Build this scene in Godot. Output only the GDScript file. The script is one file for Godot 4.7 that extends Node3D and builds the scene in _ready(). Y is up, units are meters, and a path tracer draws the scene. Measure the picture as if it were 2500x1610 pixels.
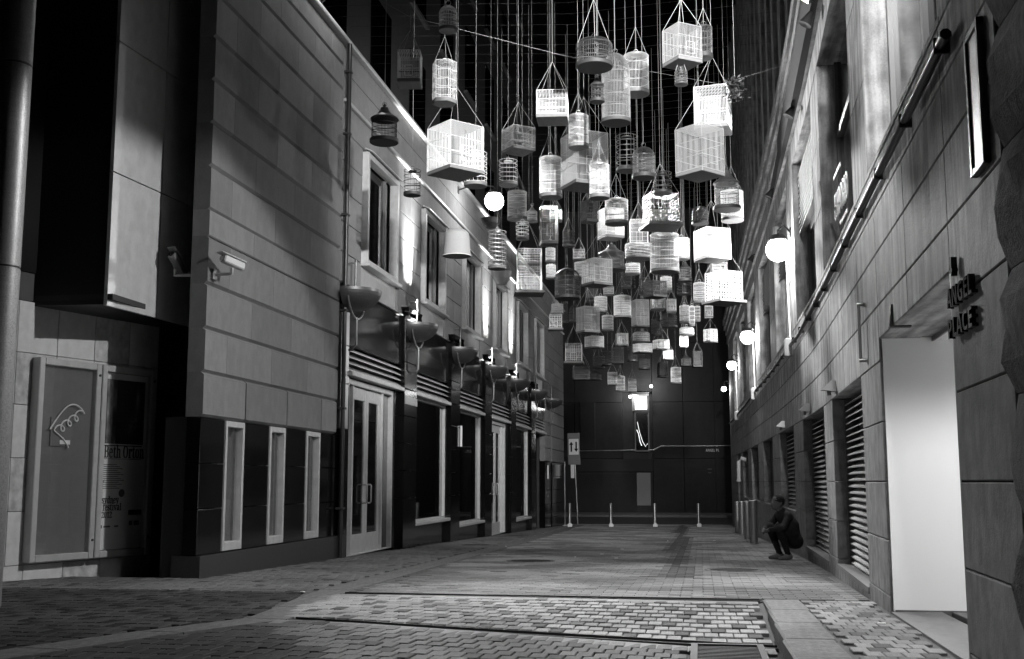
extends Node3D
# A narrow lane at night with bird cages hung overhead. Metres, y up; the camera stands at the origin, 0.79 m above the paving.
# The lane runs along -z; at(x, y, d) is the point d metres down the lane.

const SLOPE := 0.0203
const LEFT := -5.4
var rng := RandomNumberGenerator.new()
var mats := {}
var names := {}
var tex := {}

func at(x: float, y: float, d: float) -> Vector3:
	return Vector3(x, y, -d)

func ground(d: float) -> float:
	if d < 46.8:
		return -0.79 - SLOPE * d
	return lerpf(-1.74, -1.64, clampf((d - 46.8) / 11.0, 0.0, 1.0))

const RD := [0.0, 5.0, 7.0, 9.0, 11.0, 13.0, 15.0, 17.0, 20.0, 24.0, 29.0, 34.0, 45.0, 60.0]
const RXS := [1.15, 1.29, 1.345, 1.39, 1.44, 1.49, 1.54, 1.555, 1.55, 1.52, 1.44, 1.39, 1.2, 1.0]
func right_x(d: float) -> float:   # the street face of the bent right-hand building
	for i in RD.size() - 1:
		if d <= RD[i + 1]:
			return lerpf(RXS[i], RXS[i + 1], (d - RD[i]) / (RD[i + 1] - RD[i]))
	return RXS[-1]

const GD := [3.0, 5.6, 6.6, 7.1, 7.75, 10.1, 14.3, 24.2, 46.8]
const GXS := [-4.5, -3.8, -3.55, -3.35, -3.12, -3.5, -3.68, -4.0, -4.98]
func gutter_x(d: float) -> float:   # the line of the gutter on the left of the carriageway
	for i in GD.size() - 1:
		if d <= GD[i + 1]:
			return lerpf(GXS[i], GXS[i + 1], (d - GD[i]) / (GD[i + 1] - GD[i]))
	return GXS[-1]

# ---------------------------------------------------------------- mesh builder
class Shape:
	var v := PackedVector3Array()
	var n := PackedVector3Array()
	var uv := PackedVector2Array()
	func tri(a: Vector3, b: Vector3, c: Vector3, na: Vector3, nb: Vector3, nc: Vector3) -> void:
		v.append(a); v.append(c); v.append(b)
		n.append(na); n.append(nc); n.append(nb)
		for k in 3:
			uv.append(Vector2.ZERO)
	func quad(a: Vector3, b: Vector3, c: Vector3, d: Vector3) -> void:   # counter-clockwise seen from outside
		var m := (c - a).cross(d - b).normalized()
		tri(a, b, c, m, m, m)
		tri(a, c, d, m, m, m)
	func quad_out(a: Vector3, b: Vector3, c: Vector3, d: Vector3, mid: Vector3) -> void:
		var m := (c - a).cross(d - b)
		if m.dot((a + b + c + d) * 0.25 - mid) < 0.0:
			quad(a, d, c, b)
		else:
			quad(a, b, c, d)
	func hexa(p: Array) -> void:   # 0-3 one face in order, 4-7 the opposite face in the same order
		var mid := Vector3.ZERO
		for q in p:
			mid += q * 0.125
		quad_out(p[0], p[1], p[2], p[3], mid)
		quad_out(p[4], p[5], p[6], p[7], mid)
		for i in 4:
			var j := (i + 1) % 4
			quad_out(p[i], p[j], p[4 + j], p[4 + i], mid)
	func box(c: Vector3, s: Vector3, b := Basis.IDENTITY) -> void:
		var x := b.x * s.x * 0.5
		var y := b.y * s.y * 0.5
		var z := b.z * s.z * 0.5
		hexa([c - x - y - z, c + x - y - z, c + x + y - z, c - x + y - z, c - x - y + z, c + x - y + z, c + x + y + z, c - x + y + z])
	func chbox(c: Vector3, s: Vector3, ch: float, b := Basis.IDENTITY) -> void:   # box with chamfered edges
		var h := s * 0.5
		var t := minf(ch, minf(h.x, minf(h.y, h.z)) * 0.9)
		var f := func(sx: float, sy: float, sz: float, ax: int) -> Vector3:
			var q := Vector3(sx * (h.x - (0.0 if ax == 0 else t)), sy * (h.y - (0.0 if ax == 1 else t)), sz * (h.z - (0.0 if ax == 2 else t)))
			return c + b * q
		for s1 in [-1.0, 1.0]:
			quad_out(f.call(s1, -1, -1, 0), f.call(s1, 1, -1, 0), f.call(s1, 1, 1, 0), f.call(s1, -1, 1, 0), c)
			quad_out(f.call(-1, s1, -1, 1), f.call(1, s1, -1, 1), f.call(1, s1, 1, 1), f.call(-1, s1, 1, 1), c)
			quad_out(f.call(-1, -1, s1, 2), f.call(1, -1, s1, 2), f.call(1, 1, s1, 2), f.call(-1, 1, s1, 2), c)
			for s2 in [-1.0, 1.0]:
				quad_out(f.call(s1, s2, -1, 0), f.call(s1, s2, 1, 0), f.call(s1, s2, 1, 1), f.call(s1, s2, -1, 1), c)
				quad_out(f.call(s1, -1, s2, 0), f.call(s1, 1, s2, 0), f.call(s1, 1, s2, 2), f.call(s1, -1, s2, 2), c)
				quad_out(f.call(-1, s1, s2, 1), f.call(1, s1, s2, 1), f.call(1, s1, s2, 2), f.call(-1, s1, s2, 2), c)
				for s3 in [-1.0, 1.0]:
					var a: Vector3 = f.call(s1, s2, s3, 0)
					var e: Vector3 = f.call(s1, s2, s3, 1)
					var g: Vector3 = f.call(s1, s2, s3, 2)
					var m := (e - a).cross(g - a).normalized()
					if m.dot(a - c) < 0.0:
						tri(a, g, e, -m, -m, -m)
					else:
						tri(a, e, g, m, m, m)
	func bar(a: Vector3, b: Vector3, r: float, sides := 4, caps := false) -> void:
		tube([a, b], r, sides, caps)
	func tube(p: Array, r: float, sides := 6, caps := true) -> void:
		var rings := []
		var up := Vector3.UP
		for i in p.size():
			var d: Vector3 = (p[mini(i + 1, p.size() - 1)] - p[maxi(i - 1, 0)]).normalized()
			if absf(d.dot(up)) > 0.95:
				up = Vector3.RIGHT if absf(d.x) < 0.9 else Vector3.FORWARD
			var s := d.cross(up).normalized()
			var t := s.cross(d)
			up = t
			var ring := []
			for k in sides:
				var a := TAU * (k + 0.5) / sides
				ring.append(s * cos(a) + t * sin(a))
			rings.append(ring)
		for i in p.size() - 1:
			for k in sides:
				var l := (k + 1) % sides
				var n0: Vector3 = rings[i][k]
				var n1: Vector3 = rings[i][l]
				var n2: Vector3 = rings[i + 1][l]
				var n3: Vector3 = rings[i + 1][k]
				var a: Vector3 = p[i] + n0 * r
				var b: Vector3 = p[i] + n1 * r
				var c: Vector3 = p[i + 1] + n2 * r
				var d: Vector3 = p[i + 1] + n3 * r
				if sides <= 4:
					quad_out(a, b, c, d, (p[i] + p[i + 1]) * 0.5)
				elif (b - a).cross(c - a).dot(n0) > 0.0:
					tri(a, b, c, n0, n1, n2); tri(a, c, d, n0, n2, n3)
				else:
					tri(a, c, b, n0, n2, n1); tri(a, d, c, n0, n3, n2)
		if caps:
			for e in [0, p.size() - 1]:
				var m: Vector3 = (p[0] - p[1]).normalized() if e == 0 else (p[-1] - p[-2]).normalized()
				for k in sides:
					var a: Vector3 = p[e] + rings[e][k] * r
					var b: Vector3 = p[e] + rings[e][(k + 1) % sides] * r
					if (a - p[e]).cross(b - p[e]).dot(m) > 0.0:
						tri(p[e], a, b, m, m, m)
					else:
						tri(p[e], b, a, m, m, m)
	func hoop(c: Vector3, r: float, t: float, seg := 20, b := Basis.IDENTITY) -> void:
		var p := []
		for k in seg + 1:
			p.append(c + b * Vector3(cos(TAU * k / seg) * r, 0, sin(TAU * k / seg) * r))
		for k in seg:
			bar(p[k], p[k + 1], t, 4)
	func lathe(c: Vector3, prof: Array, seg := 24, from := 0.0, sweep := TAU, b := Basis.IDENTITY) -> void:   # prof: Vector2(radius, height)
		for i in prof.size() - 1:
			var dp: Vector2 = prof[i + 1] - prof[i]
			var nn := Vector2(dp.y, -dp.x).normalized()
			for k in seg:
				var a0 := from + sweep * k / seg
				var a1 := from + sweep * (k + 1) / seg
				var u0 := Vector3(cos(a0), 0, sin(a0))
				var u1 := Vector3(cos(a1), 0, sin(a1))
				var q0: Vector3 = c + b * (u0 * prof[i].x + Vector3.UP * prof[i].y)
				var q1: Vector3 = c + b * (u1 * prof[i].x + Vector3.UP * prof[i].y)
				var q2: Vector3 = c + b * (u1 * prof[i + 1].x + Vector3.UP * prof[i + 1].y)
				var q3: Vector3 = c + b * (u0 * prof[i + 1].x + Vector3.UP * prof[i + 1].y)
				var m0: Vector3 = b * (u0 * nn.x + Vector3.UP * nn.y)
				var m1: Vector3 = b * (u1 * nn.x + Vector3.UP * nn.y)
				if (q1 - q0).cross(q2 - q0).dot(m0) > 0.0 or (q2 - q0).cross(q3 - q0).dot(m0) > 0.0:
					tri(q0, q1, q2, m0, m1, m1); tri(q0, q2, q3, m0, m1, m0)
				else:
					tri(q0, q2, q1, m0, m1, m1); tri(q0, q3, q2, m0, m0, m1)
	func mesh(m: Material) -> ArrayMesh:
		var a := []
		a.resize(Mesh.ARRAY_MAX)
		a[Mesh.ARRAY_VERTEX] = v
		a[Mesh.ARRAY_NORMAL] = n
		a[Mesh.ARRAY_TEX_UV] = uv
		var r := ArrayMesh.new()
		r.add_surface_from_arrays(Mesh.PRIMITIVE_TRIANGLES, a)
		r.surface_set_material(0, m)
		return r

func numbered(s: String) -> String:
	names[s] = names.get(s, -1) + 1
	return s if names[s] == 0 else "%s_%03d" % [s, names[s]]

func thing(called: String, label: String, category: String, group := "", kind := "") -> Node3D:
	var o := Node3D.new()
	o.name = numbered(called)
	add_child(o)
	tag(o, label, category, group, kind)
	return o

func tag(o: Node, label: String, category: String, group := "", kind := "") -> Node:
	if label: o.set_meta("label", label)
	if category: o.set_meta("category", category)
	if group: o.set_meta("group", group)
	if kind: o.set_meta("kind", kind)
	return o

func put(s: Shape, called: String, m: Material, parent: Node = self, stuff := false) -> MeshInstance3D:
	return put_mesh(s.mesh(m), called, parent, stuff)

func put_mesh(me: Mesh, called: String, parent: Node = self, stuff := false) -> MeshInstance3D:
	var o := MeshInstance3D.new()
	o.mesh = me
	o.name = numbered(called) if parent == self else called
	parent.add_child(o, true)
	if stuff: o.set_meta("kind", "stuff")
	return o

func node(called: String, parent: Node) -> Node3D:
	var o := Node3D.new()
	o.name = called
	parent.add_child(o, true)
	return o

func text(words: String, called: String, m: Material, parent: Node, pos: Vector3, basis_: Basis, height: float, width := 0.0, serif := false, depth := 0.004, bold := 700) -> void:
	var t := TextMesh.new()
	var f := SystemFont.new()
	f.font_names = PackedStringArray(["Droid Serif" if serif else "Droid Sans"])
	f.font_weight = bold
	t.font = f
	t.text = words
	t.font_size = 48
	t.pixel_size = 0.01
	t.depth = depth / (height / 0.36)
	t.material = m
	var o := MeshInstance3D.new()
	o.mesh = t
	o.name = called
	parent.add_child(o, true)
	var k := height / 0.36
	var b := t.get_aabb()
	var kx := k if width <= 0.0 else width / b.size.x
	o.transform = Transform3D(basis_ * Basis.from_scale(Vector3(kx, k, k)), pos)

# ---------------------------------------------------------------- materials (grey film: every colour is a grey)
func grey(l: float) -> Color:
	return Color(l, l, l).linear_to_srgb()

func noise_image(size_: int, fx: float, fy: float, sd: int, lo: float, hi: float, fine: float) -> Image:
	var a := FastNoiseLite.new()
	a.seed = sd
	a.noise_type = FastNoiseLite.TYPE_SIMPLEX_SMOOTH
	a.frequency = 1.0
	a.fractal_octaves = 4
	var im := Image.create(size_, size_, false, Image.FORMAT_RGB8)
	var r := RandomNumberGenerator.new()
	r.seed = sd
	for y in size_:
		var v := TAU * y / size_
		for x in size_:
			var u := TAU * x / size_
			# noise on a torus so that the tile has no seam
			var q := a.get_noise_3d(cos(u) * fx, sin(u) * fx, cos(v) * fy + 7.0) + a.get_noise_3d(cos(u) * fx + 31.0, sin(u) * fx, sin(v) * fy)
			var g := lerpf(lo, hi, clampf(0.5 + q * 0.75, 0, 1)) + r.randfn(0, fine)
			g = clampf(g, 0, 1)
			im.set_pixel(x, y, Color(g, g, g))
	return im

func texture(called: String, im: Image) -> ImageTexture:
	im.generate_mipmaps()
	tex[called] = ImageTexture.create_from_image(im)
	return tex[called]

func bump(called: String, im: Image, strength: float) -> ImageTexture:
	var b: Image = im.duplicate()
	b.bump_map_to_normal_map(strength)
	tex[called] = ImageTexture.create_from_image(b)
	return tex[called]

func mat(called: String, albedo: float, rough: float, metal := 0.0, t := "", nt := "", scale_ := 1.0, nscale := 1.0) -> StandardMaterial3D:
	if mats.has(called): return mats[called]
	var m := StandardMaterial3D.new()
	m.albedo_color = grey(albedo)
	m.roughness = rough
	m.metallic = metal
	if t:
		m.albedo_texture = tex[t]
	if nt:
		m.normal_enabled = true
		m.normal_texture = tex[nt]
		m.normal_scale = nscale
	if t or nt:
		m.uv1_triplanar = true
		m.uv1_world_triplanar = true
		m.uv1_scale = Vector3.ONE * scale_
	mats[called] = m
	return m

func glow(called: String, e: float) -> StandardMaterial3D:
	if mats.has(called): return mats[called]
	var m := StandardMaterial3D.new()
	m.albedo_color = Color(0.9, 0.9, 0.9)
	m.emission_enabled = true
	m.emission = Color(1, 1, 1)
	m.emission_energy_multiplier = e
	mats[called] = m
	return m

func pane(called: String, tint: float, alpha: float, rough := 0.03) -> StandardMaterial3D:
	if mats.has(called): return mats[called]
	var m := StandardMaterial3D.new()
	m.transparency = BaseMaterial3D.TRANSPARENCY_ALPHA
	m.albedo_color = Color(tint, tint, tint, alpha)
	m.roughness = rough
	m.metallic_specular = 0.6
	mats[called] = m
	return m

func make_materials() -> void:
	var st := noise_image(512, 1.6, 1.6, 3, 0.9, 0.97, 0.025)
	texture("stone", st); bump("stone_n", st, 5.0)
	var gr := noise_image(512, 9.0, 9.0, 8, 0.78, 1.0, 0.05)
	texture("grit", gr); bump("grit_n", gr, 8.0)
	var sk := noise_image(512, 5.0, 0.5, 5, 0.64, 1.0, 0.03)
	var sk2 := noise_image(512, 2.6, 2.0, 6, 0.7, 1.0, 0.0)
	for y in 512:
		for x in 512:
			var g: float = sk.get_pixel(x, y).r * sk2.get_pixel(x, y).r * 1.12
			sk.set_pixel(x, y, Color(g, g, g))
	texture("streak", sk); bump("streak_n", gr, 4.0)
	var bl := noise_image(512, 2.2, 2.2, 12, 0.74, 1.0, 0.03)
	texture("blotch", bl)
	mat("sandstone", 0.21, 0.85, 0, "stone", "grit_n", 0.55, 0.12)
	mat("sandstone2", 0.175, 0.85, 0, "stone", "grit_n", 0.47, 0.12)
	mat("sandstone3", 0.235, 0.85, 0, "stone", "grit_n", 0.61, 0.12)
	mat("groove", 0.1, 0.9, 0, "stone", "", 1.0)
	mat("granite", 0.006, 0.1, 0, "grit", "", 2.0)
	mat("plinth", 0.025, 0.65, 0, "grit", "", 1.2)
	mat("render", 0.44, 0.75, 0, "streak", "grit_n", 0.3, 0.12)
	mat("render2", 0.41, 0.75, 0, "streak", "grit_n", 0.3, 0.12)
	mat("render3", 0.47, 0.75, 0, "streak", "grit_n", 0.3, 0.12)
	mat("joint", 0.05, 0.95)
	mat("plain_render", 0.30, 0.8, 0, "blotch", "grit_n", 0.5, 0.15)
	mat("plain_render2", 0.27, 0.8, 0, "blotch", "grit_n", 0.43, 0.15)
	mat("rock", 0.2, 0.95, 0, "blotch", "grit_n", 1.0)
	mat("white_plaster", 0.74, 0.8, 0, "", "grit_n", 2.0, 0.1)
	mat("steel", 0.62, 0.32, 0.9, "grit", "", 1.5)
	mat("column_steel", 0.32, 0.48, 0.7, "grit", "", 1.5)
	mat("brushed", 0.5, 0.36, 1.0, "grit", "", 2.0)
	mat("alu", 0.55, 0.45, 0.35, "stone", "", 1.0)
	mat("alu_dark", 0.16, 0.45, 0.4)
	mat("panel", 0.72, 0.4, 0.3, "stone", "", 0.6)
	mat("spandrel", 0.4, 0.5, 0.3, "stone", "", 0.6)
	mat("black", 0.012, 0.5)
	mat("black_gloss", 0.01, 0.08)
	mat("iron", 0.05, 0.6, 0.4, "grit", "", 3.0)
	mat("pvc", 0.6, 0.5)
	mat("cable_black", 0.02, 0.35)
	mat("tile", 0.62, 0.35, 0, "stone", "", 0.9)
	mat("tile2", 0.56, 0.35, 0, "blotch", "", 0.6)
	mat("tile_joint", 0.06, 0.9)
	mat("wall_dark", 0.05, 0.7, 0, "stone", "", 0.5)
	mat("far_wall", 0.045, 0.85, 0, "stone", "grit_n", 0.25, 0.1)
	mat("asphalt", 0.05, 0.85, 0, "grit", "grit_n", 1.5)
	mat("mortar", 0.1, 0.9, 0, "grit", "", 3.0)
	mat("concrete", 0.2, 0.75, 0, "stone", "grit_n", 1.2, 0.3)
	mat("kerbstone", 0.15, 0.7, 0, "blotch", "grit_n", 1.4, 0.4)
	mat("sconce_steel", 0.2, 0.4, 0.85, "grit", "", 2.0)
	mat("wire_w", 0.82, 0.4)
	mat("wire_g", 0.5, 0.38, 0.5)
	mat("wire_d", 0.05, 0.45, 0.3)
	mat("wire_b", 0.2, 0.6, 0, "grit", "", 4.0)
	mat("tray_w", 0.2, 0.6, 0, "stone", "", 2.0)
	mat("tray_g", 0.16, 0.6, 0, "stone", "", 2.0)
	mat("tray_d", 0.03, 0.6)
	mat("tray_b", 0.06, 0.7)
	mat("cloth", 0.5, 0.95, 0, "grit", "", 6.0)
	mat("string", 0.34, 0.7)
	mat("paper", 0.78, 0.7)
	mat("ink", 0.01, 0.8)
	mat("ink_grey", 0.12, 0.8)
	mat("sign_white", 0.78, 0.5)
	mat("back_board", 0.15, 0.7, 0, "stone", "", 1.0)
	pane("glass", 0.05, 0.16)
	pane("glass_dark", 0.015, 0.82)
	pane("glass_case", 0.5, 0.08)
	glow("lamp_glow", 22.0)
	glow("sconce_glow", 8.0)
	glow("sign_glow", 2.2)
	glow("strip_glow", 5.0)

func _ready() -> void:
	rng.seed = 20
	var cam := Camera3D.new()
	cam.name = "camera"
	add_child(cam)
	cam.fov = 32.37
	cam.near = 0.05
	cam.far = 400.0
	cam.rotation = Vector3(deg_to_rad(7.63), deg_to_rad(9.354), 0)
	cam.current = true
	var we := WorldEnvironment.new()
	we.name = "world"
	var env := Environment.new()
	env.background_mode = Environment.BG_SKY
	var sky := Sky.new()
	var sm := ProceduralSkyMaterial.new()
	sm.sky_top_color = Color(0.015, 0.015, 0.015)
	sm.sky_horizon_color = Color(0.03, 0.03, 0.03)
	sm.ground_bottom_color = Color(0.01, 0.01, 0.01)
	sm.ground_horizon_color = Color(0.03, 0.03, 0.03)
	sky.sky_material = sm
	env.sky = sky
	env.background_energy_multiplier = 0.35
	env.tonemap_mode = Environment.TONE_MAPPER_LINEAR
	env.tonemap_exposure = 1.0
	env.sdfgi_enabled = true
	env.ssao_enabled = true
	env.ssil_enabled = true
	we.environment = env
	add_child(we)
	make_materials()
	build_ground()
	build_left_building()
	build_poster_corner()
	build_right_building()
	build_far_end()
	build_sconces()
	build_lamps()
	build_street_things()
	build_cages()
	build_person()

func lamp_light(parent: Node3D, pos: Vector3, energy: float, size_: float, reach := 60.0) -> OmniLight3D:
	var l := OmniLight3D.new()
	l.name = "light"
	l.light_energy = energy
	l.light_size = size_
	l.omni_range = reach
	l.omni_attenuation = 2.0
	l.light_color = Color(1, 1, 1)
	l.shadow_enabled = true
	parent.add_child(l, true)
	l.position = pos
	return l

func spot_light(parent: Node3D, pos: Vector3, aim: Vector3, energy: float, angle: float, size_: float, soft := 0.6) -> SpotLight3D:
	var l := SpotLight3D.new()
	l.name = "light"
	l.light_energy = energy
	l.light_size = size_
	l.spot_range = 60.0
	l.spot_attenuation = 2.0
	l.spot_angle = angle
	l.spot_angle_attenuation = soft
	l.shadow_enabled = true
	parent.add_child(l, true)
	var up := Vector3.UP if absf(aim.normalized().y) < 0.95 else Vector3.FORWARD
	l.look_at_from_position(pos, pos + aim, up)
	return l

# ---------------------------------------------------------------- the ground
func lay(called: String, tones: Array, depth_from: float, depth_to: float, left: Callable, right: Callable, height: Callable, dark: Callable, single: int, turn := false) -> void:
	# bricks 0.1 x 0.2 m; the nearest ones are parts of their own, the rest one mass
	var zone := thing(called, "", "", "", "structure")
	var bw := 0.2 if turn else 0.1
	var bl := 0.1 if turn else 0.2
	var shapes := []
	for t in tones:
		var s := Shape.new()
		s.chbox(Vector3(0, -0.02, 0), Vector3(bw - 0.007, 0.05, bl - 0.007), 0.004)
		var bk := mat("brick_%d" % int(t * 1000), t, 0.72, 0, "grit", "grit_n", 2.2, 0.3)
		bk.metallic_specular = 0.2
		shapes.append(s.mesh(bk))
	var far := []
	var tilt := Basis(Vector3.RIGHT, -SLOPE)
	var rows := int((depth_to - depth_from) / bl)
	var done := 0
	var r := RandomNumberGenerator.new()
	r.seed = called.hash()
	var stain := FastNoiseLite.new()   # patches of older and stained bricks
	stain.seed = 4
	stain.frequency = 0.55
	stain.fractal_octaves = 3
	for j in rows:
		var d := depth_from + (j + 0.5) * bl
		var xl: float = left.call(d)
		var xr: float = right.call(d)
		var i0 := int(floor(xl / bw))
		var i1 := int(ceil(xr / bw))
		for i in range(i0, i1 + 1):
			var x := (i + (0.5 if j % 2 else 0.0)) * bw
			if x - bw * 0.5 < xl or x + bw * 0.5 > xr:
				continue
			var k: int = dark.call(i, j, r)
			if k < 4:
				k = [2, 0, 1, 3][clampi(int(2.0 + stain.get_noise_2d(x, d) * 4.5 + r.randf_range(-0.8, 0.8)), 0, 3)]
			var y: float = height.call(x, d) + r.randf_range(-0.0025, 0.0025)
			var b := tilt * Basis(Vector3(r.randf_range(-1, 1), 0, r.randf_range(-1, 1)).normalized(), r.randf_range(0, 0.012))
			var tr := Transform3D(b, Vector3(x, y, -d))
			var seen := d > 5.2 and x > -0.62 * d - 0.2 and x < 0.30 * d
			if seen and done < single:
				done += 1
				var o := put_mesh(shapes[k], "brick", zone)
				o.transform = tr
			else:
				far.append([tr, k])
	if far.is_empty():
		return
	var s := Shape.new()
	s.chbox(Vector3(0, -0.02, 0), Vector3(bw - 0.007, 0.05, bl - 0.007), 0.004)
	var bm := mat("brick_mass", 1.0, 0.66, 0, "grit", "grit_n", 2.2, 0.3)
	bm.vertex_color_use_as_albedo = true
	bm.metallic_specular = 0.2
	var mm := MultiMesh.new()
	mm.transform_format = MultiMesh.TRANSFORM_3D
	mm.use_colors = true
	mm.mesh = s.mesh(bm)
	mm.instance_count = far.size()
	for i in far.size():
		mm.set_instance_transform(i, far[i][0])
		var t: float = tones[far[i][1]]
		mm.set_instance_color(i, Color(t, t, t))
	var mi := MultiMeshInstance3D.new()
	mi.multimesh = mm
	mi.name = "bricks"
	mi.set_meta("kind", "stuff")
	zone.add_child(mi)

func sheet(called: String, m: Material, pts: Array) -> MeshInstance3D:   # pts: pairs of left and right points down the lane
	var s := Shape.new()
	for i in pts.size() - 1:
		s.quad(pts[i][0], pts[i][1], pts[i + 1][1], pts[i + 1][0])
	var o := put(s, called, m)
	o.set_meta("kind", "structure")
	return o

func low(d: float, x := 0.5) -> float:   # how far the carriageway lies below the footpath near the camera
	return 0.12 * clampf((9.95 - d) / 2.2, 0.0, 1.0) * clampf((x + 2.6) / 2.6, 0.0, 1.0)

func build_ground() -> void:
	var pts := []
	for d in [-40.0, 0.0, 6.0, 8.0, 10.0, 30.0, 46.8, 58.0, 75.0, 200.0]:
		pts.append([at(-160, ground(d) - 0.05 - low(d), d), at(160, ground(d) - 0.05 - low(d), d)])
	sheet("ground", mat("asphalt", 0, 0), pts)
	# bed of mortar between the bricks
	pts = []
	for d in [10.03, 15.0, 20.0, 30.0, 40.0, 46.8]:
		pts.append([at(-5.6, ground(d) - 0.012, d), at(right_x(d) + 0.05, ground(d) - 0.012, d)])
	sheet("lane_bed", mat("mortar", 0, 0), pts)
	pts = []
	for d in [2.0, 6.0, 7.75, 9.95]:
		pts.append([at(gutter_x(d), ground(d) - 0.012, d), at(-2.6, ground(d) - 0.012, d)])
	sheet("street_bed", mat("mortar", 0, 0), pts)
	for q in [[-2.6, -1.7], [-1.7, -0.85], [-0.85, 0.0], [0.0, 0.52]]:
		pts = []
		for d in [2.0, 6.0, 7.75, 8.3, 8.85, 9.4, 9.95]:
			pts.append([at(q[0], ground(d) - 0.018 - low(d, q[0]), d), at(q[1], ground(d) - 0.018 - low(d, q[1]), d)])
		sheet("street_bed", mat("mortar", 0, 0), pts)
	pts = []
	for d in [2.0, 6.0, 10.03]:
		pts.append([at(0.6, ground(d) - 0.012, d), at(right_x(d) + 0.3, ground(d) - 0.012, d)])
	sheet("footpath_bed", mat("mortar", 0, 0), pts)
	pts = []
	for d in [2.0, 4.0, 6.0, 7.75, 10.03]:
		pts.append([at(-9.5, ground(d) - 0.012, d), at(gutter_x(d), ground(d) - 0.012, d)])
	sheet("corner_bed", mat("mortar", 0, 0), pts)

	var strip := func(d: float) -> float: return -0.335 - 0.0142 * (d - 12.8)
	var tone := [0.2, 0.25, 0.145, 0.3, 0.085, 0.07]
	lay("lane_paving", tone, 10.12, 46.6, func(d): return gutter_x(d) + 0.3, func(d): return right_x(d) - 0.01,
		func(_x, d): return ground(d),
		func(i, j, r):
			var d: float = 10.12 + j * 0.1
			if d > 12.8 and absf(i * 0.2 - strip.call(d)) < 0.17:
				return 4 + (i + j) % 2
			if r.randf() < 0.03: return 4
			return r.randi() % 4, 300, true)
	lay("threshold_paving", [0.3, 0.35, 0.23, 0.4, 0.1, 0.12], 7.86, 9.93, func(d): return gutter_x(d) + 0.12, func(_d): return 0.45,
		func(x, d): return ground(d) - low(d, x),
		func(i, j, r):
			if (i + 2 * j + (j / 3) * 2) % 5 == 0 and i > -30: return 4 + r.randi() % 2
			return r.randi() % 4, 300)
	lay("street_paving", [0.13, 0.16, 0.1, 0.2, 0.06, 0.075], 3.2, 7.62, func(d): return gutter_x(d) + 0.32, func(d): return 0.44 if d > 7.45 or d < 6.5 else -0.1,
		func(x, d): return ground(d) - low(d, x),
		func(i, j, r):
			if (i * 2 + j * 3) % 11 < 2: return 4 + r.randi() % 2
			return r.randi() % 4, 300)
	lay("footpath_paving", [0.25, 0.29, 0.2, 0.33, 0.12, 0.14], 4.0, 10.1, func(_d): return 0.79, func(d): return right_x(d) - 0.005,
		func(_x, d): return ground(d),
		func(i, j, r):
			if (i + 3 * j) % 4 == 0 and (j + i / 3) % 3 != 0: return 4 + r.randi() % 2
			return r.randi() % 4, 300)
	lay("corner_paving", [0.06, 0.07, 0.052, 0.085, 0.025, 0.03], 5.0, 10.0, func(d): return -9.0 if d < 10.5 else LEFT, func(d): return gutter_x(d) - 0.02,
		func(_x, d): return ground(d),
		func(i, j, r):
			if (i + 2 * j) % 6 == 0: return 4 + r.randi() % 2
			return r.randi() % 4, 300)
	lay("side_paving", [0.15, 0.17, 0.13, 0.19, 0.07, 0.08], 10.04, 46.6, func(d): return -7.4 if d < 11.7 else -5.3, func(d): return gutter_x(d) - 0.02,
		func(_x, d): return ground(d),
		func(_i, _j, r): return 4 if r.randf() < 0.06 else r.randi() % 4, 300)
	# gutter stones on the left
	var gut := thing("gutter", "", "", "", "structure")
	var d := 5.0
	while d < 46.0:
		var l := 0.9
		var s := Shape.new()
		var a0 := gutter_x(d)
		var a1 := gutter_x(d + l - 0.012)
		var y0 := ground(d)
		var y1 := ground(d + l)
		s.hexa([at(a0, y0 - 0.1, d), at(a0 + 0.29, y0 - 0.1, d), at(a0 + 0.29, y0 + 0.002, d), at(a0, y0 + 0.006, d),
			at(a1, y1 - 0.1, d + l - 0.012), at(a1 + 0.29, y1 - 0.1, d + l - 0.012), at(a1 + 0.29, y1 + 0.002, d + l - 0.012), at(a1, y1 + 0.006, d + l - 0.012)])
		put(s, "gutter_stone", mat("kerbstone", 0, 0), gut)
		d += l
	# kerb on the right, with the step down to the carriageway
	var kerb := thing("kerb", "", "", "", "structure")
	d = 4.2
	while d < 10.0:
		var l := minf(0.98, 10.05 - d)
		var s := Shape.new()
		var x0 := 0.46 + 0.012 * (d - 6.0)
		var yk := ground(d + l * 0.5) - 0.06
		s.chbox(at(x0 + 0.155, yk + 0.002, d + l * 0.5), Vector3(0.31, 0.13, l - 0.012), 0.014, Basis(Vector3.RIGHT, -SLOPE) * Basis(Vector3.UP, rng.randf_range(-0.006, 0.006)))
		put(s, "kerb_stone", mat("kerbstone", 0, 0), kerb)
		d += l
	# smooth edge strips beside the two slot drains, and the drains themselves
	var edge := thing("channel_edging", "", "", "", "structure")
	for q in [[9.98, 0.1], [7.73, 0.16]]:
		var dd: float = q[0] - 0.17
		for i in 6:
			var x0: float = gutter_x(dd) + 0.3 + i * (0.45 - gutter_x(dd) - 0.3) / 6.0
			var x1: float = x0 + (0.45 - gutter_x(dd) - 0.3) / 6.0
			var s := Shape.new()
			var h := [ground(dd) - low(dd, x0) + 0.004, ground(dd) - low(dd, x1) + 0.004]
			s.hexa([at(x0, h[0] - 0.06, dd - q[1]), at(x1 - 0.004, h[1] - 0.06, dd - q[1]), at(x1 - 0.004, h[1], dd - q[1]), at(x0, h[0], dd - q[1]), at(x0, h[0] - 0.06, dd + 0.08), at(x1 - 0.004, h[1] - 0.06, dd + 0.08), at(x1 - 0.004, h[1], dd + 0.08), at(x0, h[0], dd + 0.08)])
			put(s, "edging_stone", mat("concrete", 0, 0), edge)
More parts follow.
